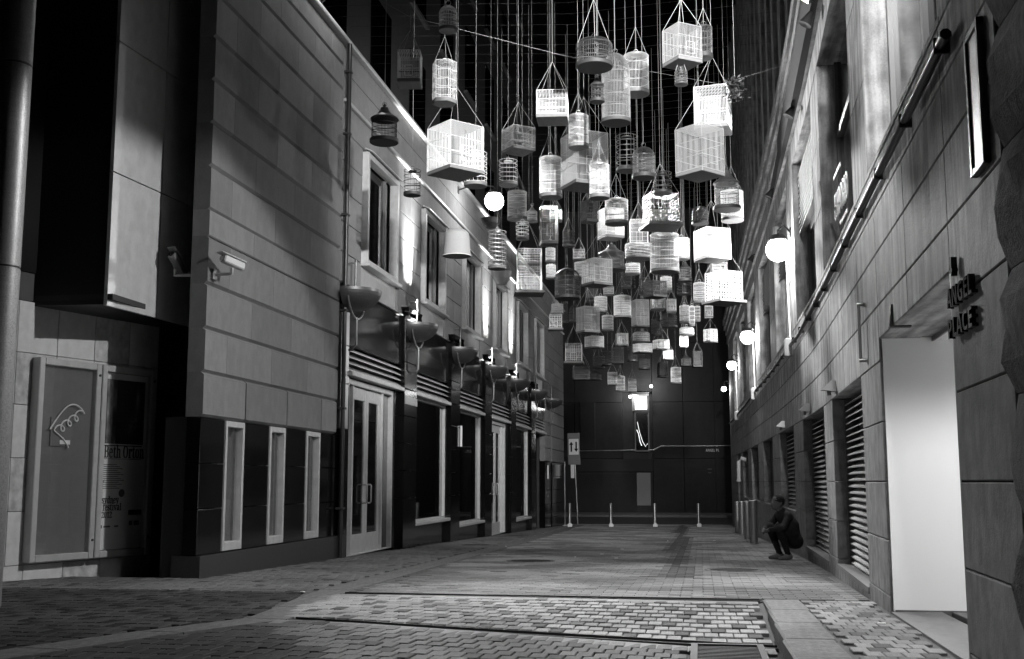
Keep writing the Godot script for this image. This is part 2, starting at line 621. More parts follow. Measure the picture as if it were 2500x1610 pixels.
	for q in [[10.0, "slot drain across the lane at the far edge of the chequered bricks"], [7.74, "slot drain across the lane at the near edge of the chequered bricks"]]:
		var t := thing("slot_drain", q[1], "drain", "slot drains across the lane")
		var dd: float = q[0]
		var xa := gutter_x(dd) + 0.3
		var n0 := [at(xa, ground(dd), dd), at(-1.3, ground(dd) - low(dd, -1.3), dd), at(0.47, ground(dd) - low(dd, 0.47), dd)]
		for i in 2:
			for o in [-0.078, 0.078]:
				var s := Shape.new()
				var off := Vector3(0, 0, o)
				s.hexa([n0[i] + off + Vector3(0, -0.05, -0.006), n0[i + 1] + off + Vector3(0, -0.05, -0.006), n0[i + 1] + off + Vector3(0, 0.006, -0.006), n0[i] + off + Vector3(0, 0.006, -0.006),
					n0[i] + off + Vector3(0, -0.05, 0.006), n0[i + 1] + off + Vector3(0, -0.05, 0.006), n0[i + 1] + off + Vector3(0, 0.006, 0.006), n0[i] + off + Vector3(0, 0.006, 0.006)])
				put(s, "rail", mat("iron", 0, 0), t)
			var s2 := Shape.new()
			s2.quad(n0[i] + Vector3(0, -0.009, 0.075), n0[i + 1] + Vector3(0, -0.009, 0.075), n0[i + 1] + Vector3(0, -0.009, -0.075), n0[i] + Vector3(0, -0.009, -0.075))
			put(s2, "channel_floor", mat("black", 0, 0), t)
	# grated gully by the kerb
	var g := thing("gully_grate", "iron gully grate with rows of square holes beside the kerb", "drain grate")
	var gy := ground(7.0) - 0.086
	var tilt := Basis(Vector3.RIGHT, -SLOPE)
	var s3 := Shape.new()
	s3.box(at(0.14, gy - 0.07, 7.0), Vector3(0.42, 0.01, 0.86), tilt)
	put(s3, "pit", mat("black", 0, 0), g)
	var s4 := Shape.new()
	for e in [[0.14, 6.62, 0.44, 0.04], [0.14, 7.38, 0.44, 0.04]]:
		s4.box(at(e[0], gy + SLOPE * (7.0 - e[1]), e[1]), Vector3(e[2], 0.05, e[3]), tilt)
	for x in [-0.06, 0.34]:
		s4.box(at(x, gy, 7.0), Vector3(0.04, 0.05, 0.76), tilt)
	put(s4, "rim", mat("iron", 0, 0), g)
	for i in 11:
		var s := Shape.new()
		var dd := 6.68 + i * 0.064
		s.box(at(0.14, gy - 0.003 + SLOPE * (7.0 - dd), dd), Vector3(0.38, 0.035, 0.022), tilt)
		put(s, "bar", mat("iron", 0, 0), g)
	for i in 15:
		var s := Shape.new()
		s.box(at(-0.03 + i * 0.0243, gy - 0.006, 7.0), Vector3(0.008, 0.03, 0.76), tilt)
		put(s, "cross_bar", mat("iron", 0, 0), g)
	var s5 := Shape.new()
	s5.chbox(at(0.17, ground(5.9) - 0.115, 5.9), Vector3(0.56, 0.05, 1.16), 0.01, tilt)
	put(s5, "gully_apron", mat("concrete", 0, 0)).set_meta("kind", "structure")
	# covers let into the paving
	for q in [[0.38, 14.5, 0.36, "round iron manhole cover nearest the right footpath louvres"], [-2.4, 16.2, 0.35, "round iron manhole cover in the middle of the lane"], [-4.75, 29.6, 0.36, "round iron manhole cover before the second glass door"], [-4.4, 22.4, 0.3, "round iron manhole cover before the first big shop window"]]:
		var t := thing("manhole_cover", q[3], "manhole cover", "round manhole covers")
		t.position = at(q[0], ground(q[1]) + 0.002, q[1])
		t.basis = tilt
		var s := Shape.new()
		s.lathe(Vector3.ZERO, [Vector2(0, 0.006), Vector2(q[2] - 0.05, 0.006), Vector2(q[2] - 0.05, -0.01)], 36)
		put(s, "lid", mat("iron", 0, 0), t)
		s = Shape.new()
		s.lathe(Vector3.ZERO, [Vector2(q[2] - 0.035, -0.02), Vector2(q[2] - 0.035, 0.008), Vector2(q[2], 0.008), Vector2(q[2], -0.02)], 36)
		put(s, "rim", mat("iron", 0, 0), t)
		for k in 9:
			s = Shape.new()
			var zz: float = (k - 4) * q[2] * 0.19
			var hw := sqrt(maxf(0.0, (q[2] - 0.07) * (q[2] - 0.07) - zz * zz))
			if hw > 0.03:
				s.box(Vector3(0, 0.008, zz), Vector3(hw * 2, 0.006, 0.014))
				put(s, "rib", mat("iron", 0, 0), t)
	for q in [[1.12, 12.75, 0.5, 0.8, "rectangular paved access cover beside the right wall"], [0.35, 21.5, 0.9, 0.9, "larger paved access cover left of the steel bollards"], [-0.35, 17.6, 0.42, 0.9, "small access cover on the dark strip in the lane"]]:
		var t := thing("access_cover", q[4], "access cover", "rectangular access covers")
		t.position = at(q[0], ground(q[1]) + 0.003, q[1])
		t.basis = tilt
		for e in [[0.0, q[3] * 0.5, q[2], 0.025], [0.0, -q[3] * 0.5, q[2], 0.025], [q[2] * 0.5, 0.0, 0.018, q[3]], [-q[2] * 0.5, 0.0, 0.018, q[3]]]:
			var s := Shape.new()
			s.box(Vector3(e[0], 0, e[1]), Vector3(e[2], 0.012, e[3]))
			put(s, "edge", mat("iron", 0, 0), t)
	# scattered litter specks
	for i in 10:
		var dd := rng.randf_range(8.0, 30.0)
		var x := rng.randf_range(-4.8, 1.2)
		var s := Shape.new()
		s.box(at(x, ground(dd) + 0.012, dd), Vector3(0.05, 0.006, 0.02), Basis(Vector3.UP, rng.randf() * 6.0))
		var o := put(s, "paper_scrap", mat("paper", 0, 0))
		tag(o, "tiny scrap of pale paper lying on the paving", "litter", "paper scraps on the paving")

# ---------------------------------------------------------------- the stone building on the left
func stone(i: int) -> Material:
	return mats[["sandstone", "sandstone2", "sandstone3", "sandstone"][i % 4]]

func block(b: Node, x: float, y0: float, y1: float, d0: float, d1: float, thick := 0.2, ch := 0.022, gap := 0.0, m: Material = null, called := "block") -> void:
	var s := Shape.new()
	if called == "block":   # weathered edges above and below, tight joints at the ends
		var a0 := d0 + 0.003
		var a1 := d1 - 0.003
		var f := [at(x, y0 + ch, a0), at(x, y1 - ch, a0), at(x, y1 - ch, a1), at(x, y0 + ch, a1)]
		var e := [at(x - ch * 1.3, y0 + gap, a0), at(x - ch * 1.3, y1 - gap, a0), at(x - ch * 1.3, y1 - gap, a1), at(x - ch * 1.3, y0 + gap, a1)]
		var k := [at(x - thick, y0 + gap, a0), at(x - thick, y1 - gap, a0), at(x - thick, y1 - gap, a1), at(x - thick, y0 + gap, a1)]
		var mid := at(x - thick * 0.5, (y0 + y1) * 0.5, (d0 + d1) * 0.5)
		s.quad_out(f[0], f[1], f[2], f[3], mid)
		s.quad_out(k[0], k[1], k[2], k[3], mid)
		for i in 4:
			var j := (i + 1) % 4
			if i % 2 == 1: s.quad_out(f[i], f[j], e[j], e[i], mid)
			s.quad_out(e[i], e[j], k[j], k[i], mid)
		for q in [a0, a1]:
			s.quad_out(at(x, y0 + ch, q), at(x, y1 - ch, q), at(x - ch * 1.3, y1 - gap, q), at(x - ch * 1.3, y0 + gap, q), mid)
	else:
		s.chbox(at(x - thick * 0.5, (y0 + y1) * 0.5, (d0 + d1) * 0.5), Vector3(thick, y1 - y0 - gap, d1 - d0 - 0.005), ch)
	put(s, called, m if m else stone(rng.randi()), b)

func solid(b: Node, called: String, m: Material, x0: float, x1: float, y0: float, y1: float, d0: float, d1: float, ch := 0.0) -> MeshInstance3D:
	var s := Shape.new()
	var c := at((x0 + x1) * 0.5, (y0 + y1) * 0.5, (d0 + d1) * 0.5)
	if ch > 0.0:
		s.chbox(c, Vector3(absf(x1 - x0), absf(y1 - y0), absf(d1 - d0)), ch)
	else:
		s.box(c, Vector3(absf(x1 - x0), absf(y1 - y0), absf(d1 - d0)))
	return put(s, called, m, b)

func frame_rect(b: Node, m: Material, x: float, thick: float, y0: float, y1: float, d0: float, d1: float, w: float, wt := -1.0, wb := -1.0) -> void:
	var t := w if wt < 0.0 else wt
	var o := w if wb < 0.0 else wb
	var s := Shape.new()
	s.chbox(at(x, (y0 + y1) * 0.5, d0 + w * 0.5), Vector3(thick, y1 - y0, w), 0.006)
	s.chbox(at(x, (y0 + y1) * 0.5, d1 - w * 0.5), Vector3(thick, y1 - y0, w), 0.006)
	s.chbox(at(x, y1 - t * 0.5, (d0 + d1) * 0.5), Vector3(thick - 0.004, t, d1 - d0 - w * 2), 0.006)
	s.chbox(at(x, y0 + o * 0.5, (d0 + d1) * 0.5), Vector3(thick - 0.004, o, d1 - d0 - w * 2), 0.006)
	put(s, "frame", m, b)

func louvre(b: Node, x: float, y0: float, y1: float, d0: float, d1: float, count: int, m: Material) -> void:
	var l := node("louvre", b)
	var pitch := (y1 - y0) / count
	for k in count:
		var s := Shape.new()
		var y := y0 + pitch * (k + 0.5)
		# slat sloping down towards the street, with a bright rounded nose
		s.hexa([at(x - 0.12, y + pitch * 0.34, d0), at(x, y - pitch * 0.42, d0), at(x, y - pitch * 0.28, d0), at(x - 0.12, y + pitch * 0.46, d0),
			at(x - 0.12, y + pitch * 0.34, d1), at(x, y - pitch * 0.42, d1), at(x, y - pitch * 0.28, d1), at(x - 0.12, y + pitch * 0.46, d1)])
		put(s, "slat", m, l)
	var s2 := Shape.new()
	s2.box(at(x - 0.16, (y0 + y1) * 0.5, (d0 + d1) * 0.5), Vector3(0.02, y1 - y0, d1 - d0))
	put(s2, "backing", mats["black"], l)

func glass_door(b: Node, d0: float, d1: float, leaf0: float, leaf1: float, y0: float) -> void:
	var dr := node("door", b)
	var x := LEFT - 0.12
	frame_rect(dr, mats["alu"], x, 0.16, y0, 1.62, d0, d1, 0.07, 0.09, 0.02)
	var s := Shape.new()
	for dd in [leaf0 - 0.04, leaf1 + 0.04]:
		s.chbox(at(x, (y0 + 1.53) * 0.5, dd), Vector3(0.13, 1.53 - y0, 0.06), 0.006)
	put(s, "mullion", mats["alu"], dr)
	for q in [[d0 + 0.07, leaf0 - 0.07], [leaf1 + 0.07, d1 - 0.07]]:
		solid(dr, "side_light", mats["glass_dark"], x - 0.012, x, y0 + 0.02, 1.53, q[0], q[1])
	var mid := (leaf0 + leaf1) * 0.5
	for side in [0, 1]:
		var a: float = leaf0 if side == 0 else mid + 0.006
		var e: float = mid - 0.006 if side == 0 else leaf1
		var w := 0.11
		s = Shape.new()
		s.chbox(at(x, (y0 + 1.52) * 0.5, a + w * 0.5), Vector3(0.05, 1.5 - y0, w), 0.005)
		s.chbox(at(x, (y0 + 1.52) * 0.5, e - w * 0.5), Vector3(0.05, 1.5 - y0, w), 0.005)
		s.chbox(at(x, 1.42, (a + e) * 0.5), Vector3(0.047, 0.2, e - a - 2 * w), 0.005)
		s.chbox(at(x, y0 + 0.17, (a + e) * 0.5), Vector3(0.047, 0.3, e - a - 2 * w), 0.005)
		put(s, "leaf", mats["alu"], dr)
		solid(dr, "pane", mats["glass_dark"], x - 0.006, x + 0.006, y0 + 0.32, 1.32, a + w, e - w)
		s = Shape.new()
		var hd := mid + (-0.12 if side == 0 else 0.12)
		var hx := x + 0.09
		s.tube([at(x + 0.02, -0.05, hd), at(hx - 0.015, -0.05, hd), at(hx, -0.07, hd), at(hx, -0.33, hd), at(hx - 0.015, -0.35, hd), at(x + 0.02, -0.35, hd)], 0.014, 8)
		put(s, "handle", mats["steel"], dr)

func upper_window(b: Node, d0: float, d1: float) -> void:
	var w := node("window", b)
	var x := LEFT - 0.03
	frame_rect(w, mats["alu"], x + 0.015, 0.16, 3.56, 5.46, d0, d1, 0.09, 0.1, 0.08)
	solid(w, "pane", mats["glass_dark"], x - 0.1, x - 0.09, 3.64, 5.36, d0 + 0.09, d1 - 0.09)
	var s := Shape.new()
	s.chbox(at(x - 0.07, 4.5, d1 - 0.42), Vector3(0.05, 1.72, 0.05), 0.005)
	put(s, "mullion", mats["alu_dark"], w)
	s = Shape.new()
	s.chbox(at(x + 0.05, 3.53, (d0 + d1) * 0.5), Vector3(0.2, 0.045, d1 - d0 + 0.16), 0.01)
	put(s, "sill", mats["alu"], w)
	s = Shape.new()   # sun hood over the head, tilted out
	var y := 5.44
	s.hexa([at(x - 0.04, y + 0.1, d0), at(x + 0.17, y + 0.0, d0), at(x + 0.17, y + 0.02, d0), at(x - 0.04, y + 0.12, d0),
		at(x - 0.04, y + 0.1, d1), at(x + 0.17, y + 0.0, d1), at(x + 0.17, y + 0.02, d1), at(x - 0.04, y + 0.12, d1)])
	put(s, "hood", mats["alu"], w)

func build_left_building() -> void:
	var b := thing("stone_building", "long stone building on the left with dark ground floor and upper windows", "building")
	var cut := [0.712, 1.207, 1.70, 2.202, 2.747, 3.05, 3.56, 4.07, 4.58, 5.09, 5.6, 6.1, 6.5, 6.86]
	var even := [11.8, 12.4, 13.8, 15.16, 16.52]
	var odd := [11.8, 13.11, 14.49, 15.87, 16.52]
	for i in cut.size() - 1:
		var js: Array = even if i % 2 == 1 else odd
		if i == 0: js = [11.8, 13.015, 14.42, 15.81, 16.52]
		for k in js.size() - 1:
			block(b, LEFT, cut[i], cut[i + 1], js[k], js[k + 1] - (0.03 if i == 0 else 0.0), 0.2, 0.03 if i != 4 else 0.012)
	solid(b, "joint_backing", mats["groove"], LEFT - 0.19, LEFT - 0.035, 0.72, 6.84, 11.86, 16.5)
	# black granite below, with three slit windows
	for q in [[11.8, 12.45], [13.02, 13.83], [14.4, 15.21], [15.8, 16.5]]:
		for r in [[-0.8, -0.3], [-0.3, 0.2], [0.2, 0.70]]:
			block(b, LEFT - 0.015, r[0], r[1], q[0], q[1], 0.17, 0.006, 0.006, mats["granite"], "granite_slab")
	solid(b, "granite_backing", mats["black"], LEFT - 0.45, LEFT - 0.2, -1.3, 0.71, 11.84, 16.5)
	for q in [[12.45, 13.02], [13.83, 14.4], [15.21, 15.8]]:
		var w := node("slit_window", b)
		frame_rect(w, mats["alu"], LEFT - 0.05, 0.1, -0.79, 0.70, q[0] + 0.012, q[1] - 0.012, 0.048, 0.07, 0.1)
		solid(w, "pane", mats["glass_case"], LEFT - 0.075, LEFT - 0.07, -0.69, 0.63, q[0] + 0.06, q[1] - 0.06)
		solid(w, "blind", mats["back_board"], LEFT - 0.17, LEFT - 0.15, -0.79, 0.7, q[0], q[1])
	var s := Shape.new()
	s.hexa([at(LEFT - 0.3, -1.3, 11.8), at(LEFT + 0.03, -1.3, 11.8), at(LEFT + 0.03, -0.805, 11.8), at(LEFT - 0.3, -0.805, 11.8),
		at(LEFT - 0.3, -1.35, 16.98), at(LEFT + 0.03, -1.35, 16.98), at(LEFT + 0.03, -0.805, 16.98), at(LEFT - 0.3, -0.805, 16.98)])
	put(s, "plinth", mats["plinth"], b)
	# steel-clad strip beside the downpipe
	for r in [[-0.8, -0.3], [-0.3, 0.2], [0.2, 0.8], [0.8, 1.5], [1.5, 2.1], [2.1, 2.72]]:
		block(b, LEFT + 0.02, r[0], r[1], 16.6, 17.0, 0.2, 0.006, 0.008, mats["brushed"] if r[0] > 0.4 else mats["granite"], "cladding_panel")
	# pilasters of black granite
	for k in 5:
		var p0 := 20.22 + 4.0 * k
		for r in 9:
			var y0 := -0.8 + 0.5 * r - (0.0 if r > 0 else 0.8)
			block(b, LEFT + 0.07, y0, -0.3 + 0.5 * r if r < 8 else 3.04, p0, p0 + 0.94, 0.3, 0.008, 0.008, mats["granite"], "pilaster_slab")
		if k == 0:
			solid(b, "steel_band", mats["brushed"], LEFT + 0.06, LEFT + 0.085, 1.42, 1.56, p0 + 0.03, p0 + 0.9)
	var bays := [[17.0, 20.2, "door"], [21.18, 24.2, "shop"], [25.18, 28.2, "shop"], [29.18, 32.2, "door"], [33.18, 36.2, "shop"], [37.18, 39.9, "open"]]
	var sills := [0.0, -0.77, -0.95, 0.0, -1.1, 0.0]
	for i in bays.size():
		var d0: float = bays[i][0]
		var d1: float = bays[i][1]
		var mid := (d0 + d1) * 0.5
		solid(b, "fascia_glass", mats["black_gloss"], LEFT - 0.1, LEFT + 0.005, 2.13, 3.04, d0 + 0.003, d1 - 0.003)
		louvre(b, LEFT + 0.01, 1.72, 2.12, d0 + 0.02, d1 - 0.02, 4, mats["alu"])
		s = Shape.new()
		s.chbox(at(LEFT + 0.0, 1.675, mid), Vector3(0.16, 0.07, d1 - d0 - 0.02), 0.008)
		put(s, "head_rail", mats["alu"], b)
		if bays[i][2] == "door":
			glass_door(b, d0 + 0.18, d1 - 0.34, d0 + 0.56, d0 + 2.2, ground(mid) + 0.005)
			solid(b, "door_return", mats["granite"], LEFT - 0.3, LEFT - 0.02, ground(mid) - 0.1, 1.64, d1 - 0.33, d1)
			solid(b, "door_return", mats["granite"], LEFT - 0.3, LEFT - 0.02, ground(mid) - 0.1, 1.64, d0, d0 + 0.17)
		elif bays[i][2] == "shop":
			var w := node("shop_window", b)
			frame_rect(w, mats["alu"], LEFT - 0.1, 0.1, sills[i], 1.64, d0 + 0.01, d1 - 0.01, 0.045, 0.05, 0.04)
			solid(w, "pane", mats["glass_dark"], LEFT - 0.12, LEFT - 0.11, sills[i] + 0.04, 1.59, d0 + 0.055, d1 - 0.055)
			s = Shape.new()
			s.chbox(at(LEFT - 0.02, sills[i] - 0.03, mid), Vector3(0.2, 0.07, d1 - d0 - 0.02), 0.012)
			put(s, "sill", mats["alu"], w)
			s = Shape.new()
			for q in 3:
				s.box(at(LEFT - 0.85 - 0.2 * q, sills[i] + 0.35 + 0.25 * q, d0 + 0.5 + 0.8 * q), Vector3(0.25, 0.7 + 0.5 * q, 0.35))
			put(s, "display", mats["wall_dark"], w)
			solid(b, "stall_riser", mats["granite"], LEFT - 0.25, LEFT - 0.03, ground(d1) - 0.1, sills[i] - 0.067, d0, d1)
	# interior shell and core of the building
	solid(b, "core", mats["wall_dark"], -11.0, LEFT - 0.21, 1.66, 6.84, 13.3, 46.5)
	solid(b, "core", mats["wall_dark"], -11.0, LEFT - 1.7, -2.0, 1.65, 13.3, 46.5)
	solid(b, "party_wall", mats["wall_dark"], LEFT - 1.7, LEFT - 0.46, -1.6, 1.65, 13.3, 16.98)
	solid(b, "room_end", mats["wall_dark"], LEFT - 1.7, LEFT - 0.3, -2.0, 1.65, 39.92, 46.5)
	# upper storey: stone piers, metal spandrels and windows
	var piers := [[16.56, 17.6], [19.87, 21.63], [23.83, 25.6], [27.85, 29.6], [31.85, 33.6], [35.8, 37.35], [39.6, 42.6], [42.6, 45.6]]
	for q in piers:
		var y := 3.06
		for r in 5:
			var m := (q[0] + q[1]) * 0.5 as float
			if q[1] - q[0] > 1.2:
				block(b, LEFT, y, y + 0.482, q[0], m, 0.2, 0.012, 0.004)
				block(b, LEFT, y, y + 0.482, m, q[1], 0.2, 0.012, 0.004)
			else:
				block(b, LEFT, y, y + 0.482, q[0], q[1], 0.2, 0.012, 0.004)
			y += 0.482
	for i in piers.size() - 2:
		var d0: float = piers[i][1]
		var d1: float = piers[i + 1][0]
		solid(b, "spandrel", mats["spandrel"], LEFT - 0.12, LEFT - 0.03, 3.06, 3.55, d0 + 0.004, d1 - 0.004)
		upper_window(b, d0 + 0.14, d1 - 0.16)
		for q in [[d0 + 0.003, d0 + 0.135], [d1 - 0.155, d1 - 0.003]]:
			solid(b, "jamb_panel", mats["spandrel"], LEFT - 0.12, LEFT - 0.045, 3.555, 5.46, q[0], q[1])
	s = Shape.new()
	s.chbox(at(LEFT - 0.02, 3.05, 28.25), Vector3(0.14, 0.02, 23.3), 0.004)
	put(s, "shadow_line", mats["alu_dark"], b)
	for r in [[5.47, 5.92, 0.0], [5.99, 6.43, 0.7], [6.43, 6.855, 0.0]]:
		var d := 16.56
		var first := true
		while d < 45.5:
			var l: float = 2.0 - (r[2] if first else 0.0)
			first = false
			var e := minf(d + l, 45.6)
			block(b, LEFT, r[0], r[1], d, e, 0.2, 0.012, 0.004)
			d = e
	solid(b, "string_course", mats["alu"], LEFT - 0.1, LEFT + 0.05, 5.925, 5.985, 16.56, 45.6, 0.01)
	solid(b, "coping", mats["alu"], LEFT - 0.3, LEFT + 0.09, 6.862, 6.93, 11.76, 45.6, 0.012)
	# end bay at ground level
	for r in 5:
		for q in [[40.0, 41.6], [41.9, 43.6], [43.6, 45.6]]:
			block(b, LEFT, 0.72 + r * 0.466, 0.72 + (r + 1) * 0.466, q[0], q[1], 0.2, 0.02, 0.004)
	for r in 5:
		for q in [[40.0, 41.6], [41.9, 43.6], [43.6, 45.6]]:
			block(b, LEFT - 0.01, -1.8 + r * 0.5, -1.3 + r * 0.5, q[0], q[1], 0.2, 0.008, 0.006, mats["granite"], "granite_slab")
	solid(b, "end_backing", mats["black"], LEFT - 0.35, LEFT - 0.21, -2.0, 3.05, 39.92, 45.6)
	# set-back tower behind the parapet
	var t := thing("tower_block", "unlit tower block set back above the left parapet", "building")
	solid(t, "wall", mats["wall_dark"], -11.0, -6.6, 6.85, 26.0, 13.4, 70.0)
	for i in 9:
		for k in 5:
			var o := node("window", t)
			solid(o, "pane", mats["glass_dark"], -6.6, -6.57, 8.2 + k * 3.2, 10.2 + k * 3.2, 15.5 + i * 3.2, 17.0 + i * 3.2)
			solid(o, "sill", mats["alu_dark"], -6.6, -6.5, 8.1 + k * 3.2, 8.18 + k * 3.2, 15.4 + i * 3.2, 17.1 + i * 3.2)
	# downpipe
	var p := thing("downpipe", "slim black downpipe with brackets on the stone wall", "pipe")
	s = Shape.new()
	s.tube([at(LEFT + 0.075, 6.86, 16.56), at(LEFT + 0.075, ground(16.56) - 0.02, 16.56)], 0.035, 12)
	put(s, "pipe", mats["cable_black"], p)
	for y in [-0.4, 1.1, 2.6, 4.1, 5.4, 6.4]:
		s = Shape.new()
		s.chbox(at(LEFT + 0.06, y, 16.56), Vector3(0.12, 0.035, 0.1), 0.006)
		put(s, "bracket", mats["iron"], p)
	for q in [[25.17, 0.78, "narrow white notice plate on the pilaster beside the second shop window"], [40.02, 0.1, "small white notice plate at the far end of the left shopfronts"]]:
		var o := thing("notice_plate", q[2], "sign", "white notice plates")
		solid(o, "plate", mats["sign_white"], LEFT + 0.075, LEFT + 0.12, q[1], q[1] + 0.47, q[0] - 0.025, q[0] - 0.01, 0.003)
		solid(o, "bracket", mats["alu_dark"], LEFT + 0.06, LEFT + 0.1, q[1] + 0.1, q[1] + 0.36, q[0] - 0.009, q[0] + 0.012)

# ---------------------------------------------------------------- the tiled corner with the two poster cases
func build_poster_corner() -> void:
	var a := at(-7.014, 0, 10.729)
	var e := at(-6.413, 0, 12.764)
	var u := (e - a).normalized()
	var nrm := Vector3(-u.z, 0, u.x)          # towards the street
	if nrm.x < 0.0: nrm = -nrm
	var bs := Basis(u, Vector3.UP, nrm)
	var spot := func(uu: float, y: float, out: float) -> Vector3: return a + u * uu + Vector3.UP * y + nrm * out
	var b := thing("tiled_shopfront", "shopfront corner clad in pale square tiles around two poster cases", "building")
	var xs := []
	for i in 10:
		xs.append(-2.07 + 0.527 * i)
	xs[-1] = 2.1
	xs.append(2.12)
	var ys := [-1.2, -0.856, -0.307, 0.244, 0.797, 1.345, 1.89]
	for i in 9:
		for j in ys.size() - 1:
			var shift := 0.23 if j == 0 else 0.0
			var x0: float = xs[i] + shift
			var x1: float = minf(xs[i + 1] + shift, 2.1)
			if x1 - x0 < 0.05: continue
			var s := Shape.new()
			s.chbox(spot.call((x0 + x1) * 0.5, (ys[j] + ys[j + 1]) * 0.5, -0.015), Vector3(x1 - x0 - 0.006, ys[j + 1] - ys[j] - 0.006, 0.03), 0.003, bs)
			put(s, "tile", mats["tile" if rng.randf() < 0.7 else "tile2"], b)
	var s1 := Shape.new()
	s1.box(spot.call(0.0, 0.35, -0.22), Vector3(4.2, 3.1, 0.38), bs)
	put(s1, "wall", mats["tile_joint"], b)
	# dark upper storey and its soffit
	s1 = Shape.new()
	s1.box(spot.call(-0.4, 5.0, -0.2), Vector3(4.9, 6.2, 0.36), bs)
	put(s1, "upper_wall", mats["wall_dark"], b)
	solid(b, "soffit", mats["wall_dark"], -7.4, -6.06, 1.9, 1.96, 10.95, 13.2)
	for i in 3:
		s1 = Shape.new()
		s1.box(spot.call(-1.9 + i * 0.95, 4.3, -0.012), Vector3(0.8, 4.2, 0.02), bs)
		put(s1, "dark_pane", mats["black_gloss"], b)
	solid(b, "side_wall", mats["wall_dark"], -12.0, -6.5, -2.0, 9.0, 13.26, 13.29)
	# projecting volume clad in pale metal panels
	var lb := thing("panel_bay", "projecting upper bay clad in pale metal panels", "bay")
	var ds := [10.94, 11.9, 12.86, 13.22]
	var py := [1.83, 3.285, 4.74, 6.195, 7.65]
	var px := func(d: float) -> float: return -6.12 + 0.082 * (d - 10.94)
	for i in 3:
		for j in 4:
			var s := Shape.new()
			var a0: float = ds[i] + 0.008
			var a1: float = ds[i + 1] - 0.008
			var h0: float = py[j] + 0.008
			var h1: float = py[j + 1] - 0.008
			s.hexa([at(px.call(a0) - 0.04, h0, a0), at(px.call(a0), h0, a0), at(px.call(a0), h1, a0), at(px.call(a0) - 0.04, h1, a0), at(px.call(a1) - 0.04, h0, a1), at(px.call(a1), h0, a1), at(px.call(a1), h1, a1), at(px.call(a1) - 0.04, h1, a1)])
			put(s, "panel", mats["panel"], lb)
	solid(lb, "box", mats["black"], -7.2, -6.17, 1.85, 7.6, 10.95, 13.2)
	solid(lb, "box_end", mats["black"], -6.17, -6.06, 1.85, 7.6, 12.9, 13.2)
	# poster cases
	for c in 2:
		var u0 := 0.24 if c == 0 else 1.12
		var u1 := 1.107 if c == 0 else 1.955
		var k := thing("poster_case", ["glazed display case with a looped line emblem on a small card", "glazed display case holding a pale concert poster"][c], "display case", "glazed display cases on the tiled wall")
		var y0 := -0.835
		var y1 := 1.305
		var w := 0.075
		var s := Shape.new()
		for q in [[u0 + w * 0.5, (y0 + y1) * 0.5, w, y1 - y0], [u1 - w * 0.5, (y0 + y1) * 0.5, w, y1 - y0]]:
			s.chbox(spot.call(q[0], q[1], 0.06), Vector3(q[2], q[3], 0.12), 0.008, bs)
		for q in [y0 + w * 0.5, y1 - w * 0.5]:
			s.chbox(spot.call((u0 + u1) * 0.5, q, 0.06), Vector3(u1 - u0 - 2 * w, w, 0.117), 0.008, bs)
		put(s, "frame", mats["alu"], k)
		s = Shape.new()
		s.box(spot.call((u0 + u1) * 0.5, (y0 + y1) * 0.5, 0.052), Vector3(u1 - u0 - 0.1, y1 - y0 - 0.1, 0.012), bs)
		put(s, "back_board", mats["back_board"], k)
		s = Shape.new()
		s.box(spot.call((u0 + u1) * 0.5, (y0 + y1) * 0.5, 0.1), Vector3(u1 - u0 - 2 * w, y1 - y0 - 2 * w, 0.004), bs)
		put(s, "pane", mats["glass_case"], k)
		for y in [y0 + 0.2, y1 - 0.13]:
			s = Shape.new()
			s.lathe(spot.call(u1 - 0.035, y, 0.12), [Vector2(0.014, 0), Vector2(0.014, 0.01), Vector2(0, 0.012)], 10, 0, TAU, bs * Basis(Vector3.RIGHT, PI * 0.5))
			put(s, "lock", mats["iron"], k)
		if c == 0:
			s = Shape.new()
			s.chbox(spot.call(0.61, 0.53, 0.066), Vector3(0.29, 0.31, 0.02), 0.002, bs)
			put(s, "card", mats["tray_g"], k)
			s = Shape.new()
			s.box(spot.call(0.66, 0.42, 0.079), Vector3(0.14, 0.045, 0.004), bs)
			put(s, "caption", mats["paper"], k)
			# looped line like a drawn feather
			var pts := []
			for i in 12:
				var f := i / 11.0
				pts.append(spot.call(0.44 + 0.42 * f, 0.55 + 0.26 * sin(f * 2.2) + 0.03 * f, 0.089))
			for i in 60:
				var f := i / 59.0
				pts.append(spot.call(0.86 - 0.32 * f + 0.045 * cos(f * 22.0), 0.74 - 0.2 * f + 0.045 * sin(f * 22.0), 0.089))
			pts.append(spot.call(0.62, 0.46, 0.089))
			pts.append(spot.call(0.68, 0.4, 0.089))
			pts.append(spot.call(0.7, 0.36, 0.089))
			s = Shape.new()
			s.tube(pts, 0.009, 6)
			put(s, "line_emblem", mats["paper"], k)
			for i in 26:
				s = Shape.new()
				s.box(spot.call(0.675, 0.26 - i * 0.03, 0.06), Vector3(0.58, 0.006, 0.003), bs)
				put(s, "print_line", mats["ink_grey"], k)
		else:
			s = Shape.new()
			s.box(spot.call(1.5375, 0.235, 0.062), Vector3(0.69, 1.98, 0.004), bs)
			put(s, "poster", mats["paper"], k)
			var im := Image.create(128, 160, false, Image.FORMAT_RGB8)
			var nz := FastNoiseLite.new()
			nz.seed = 9
			nz.frequency = 0.03
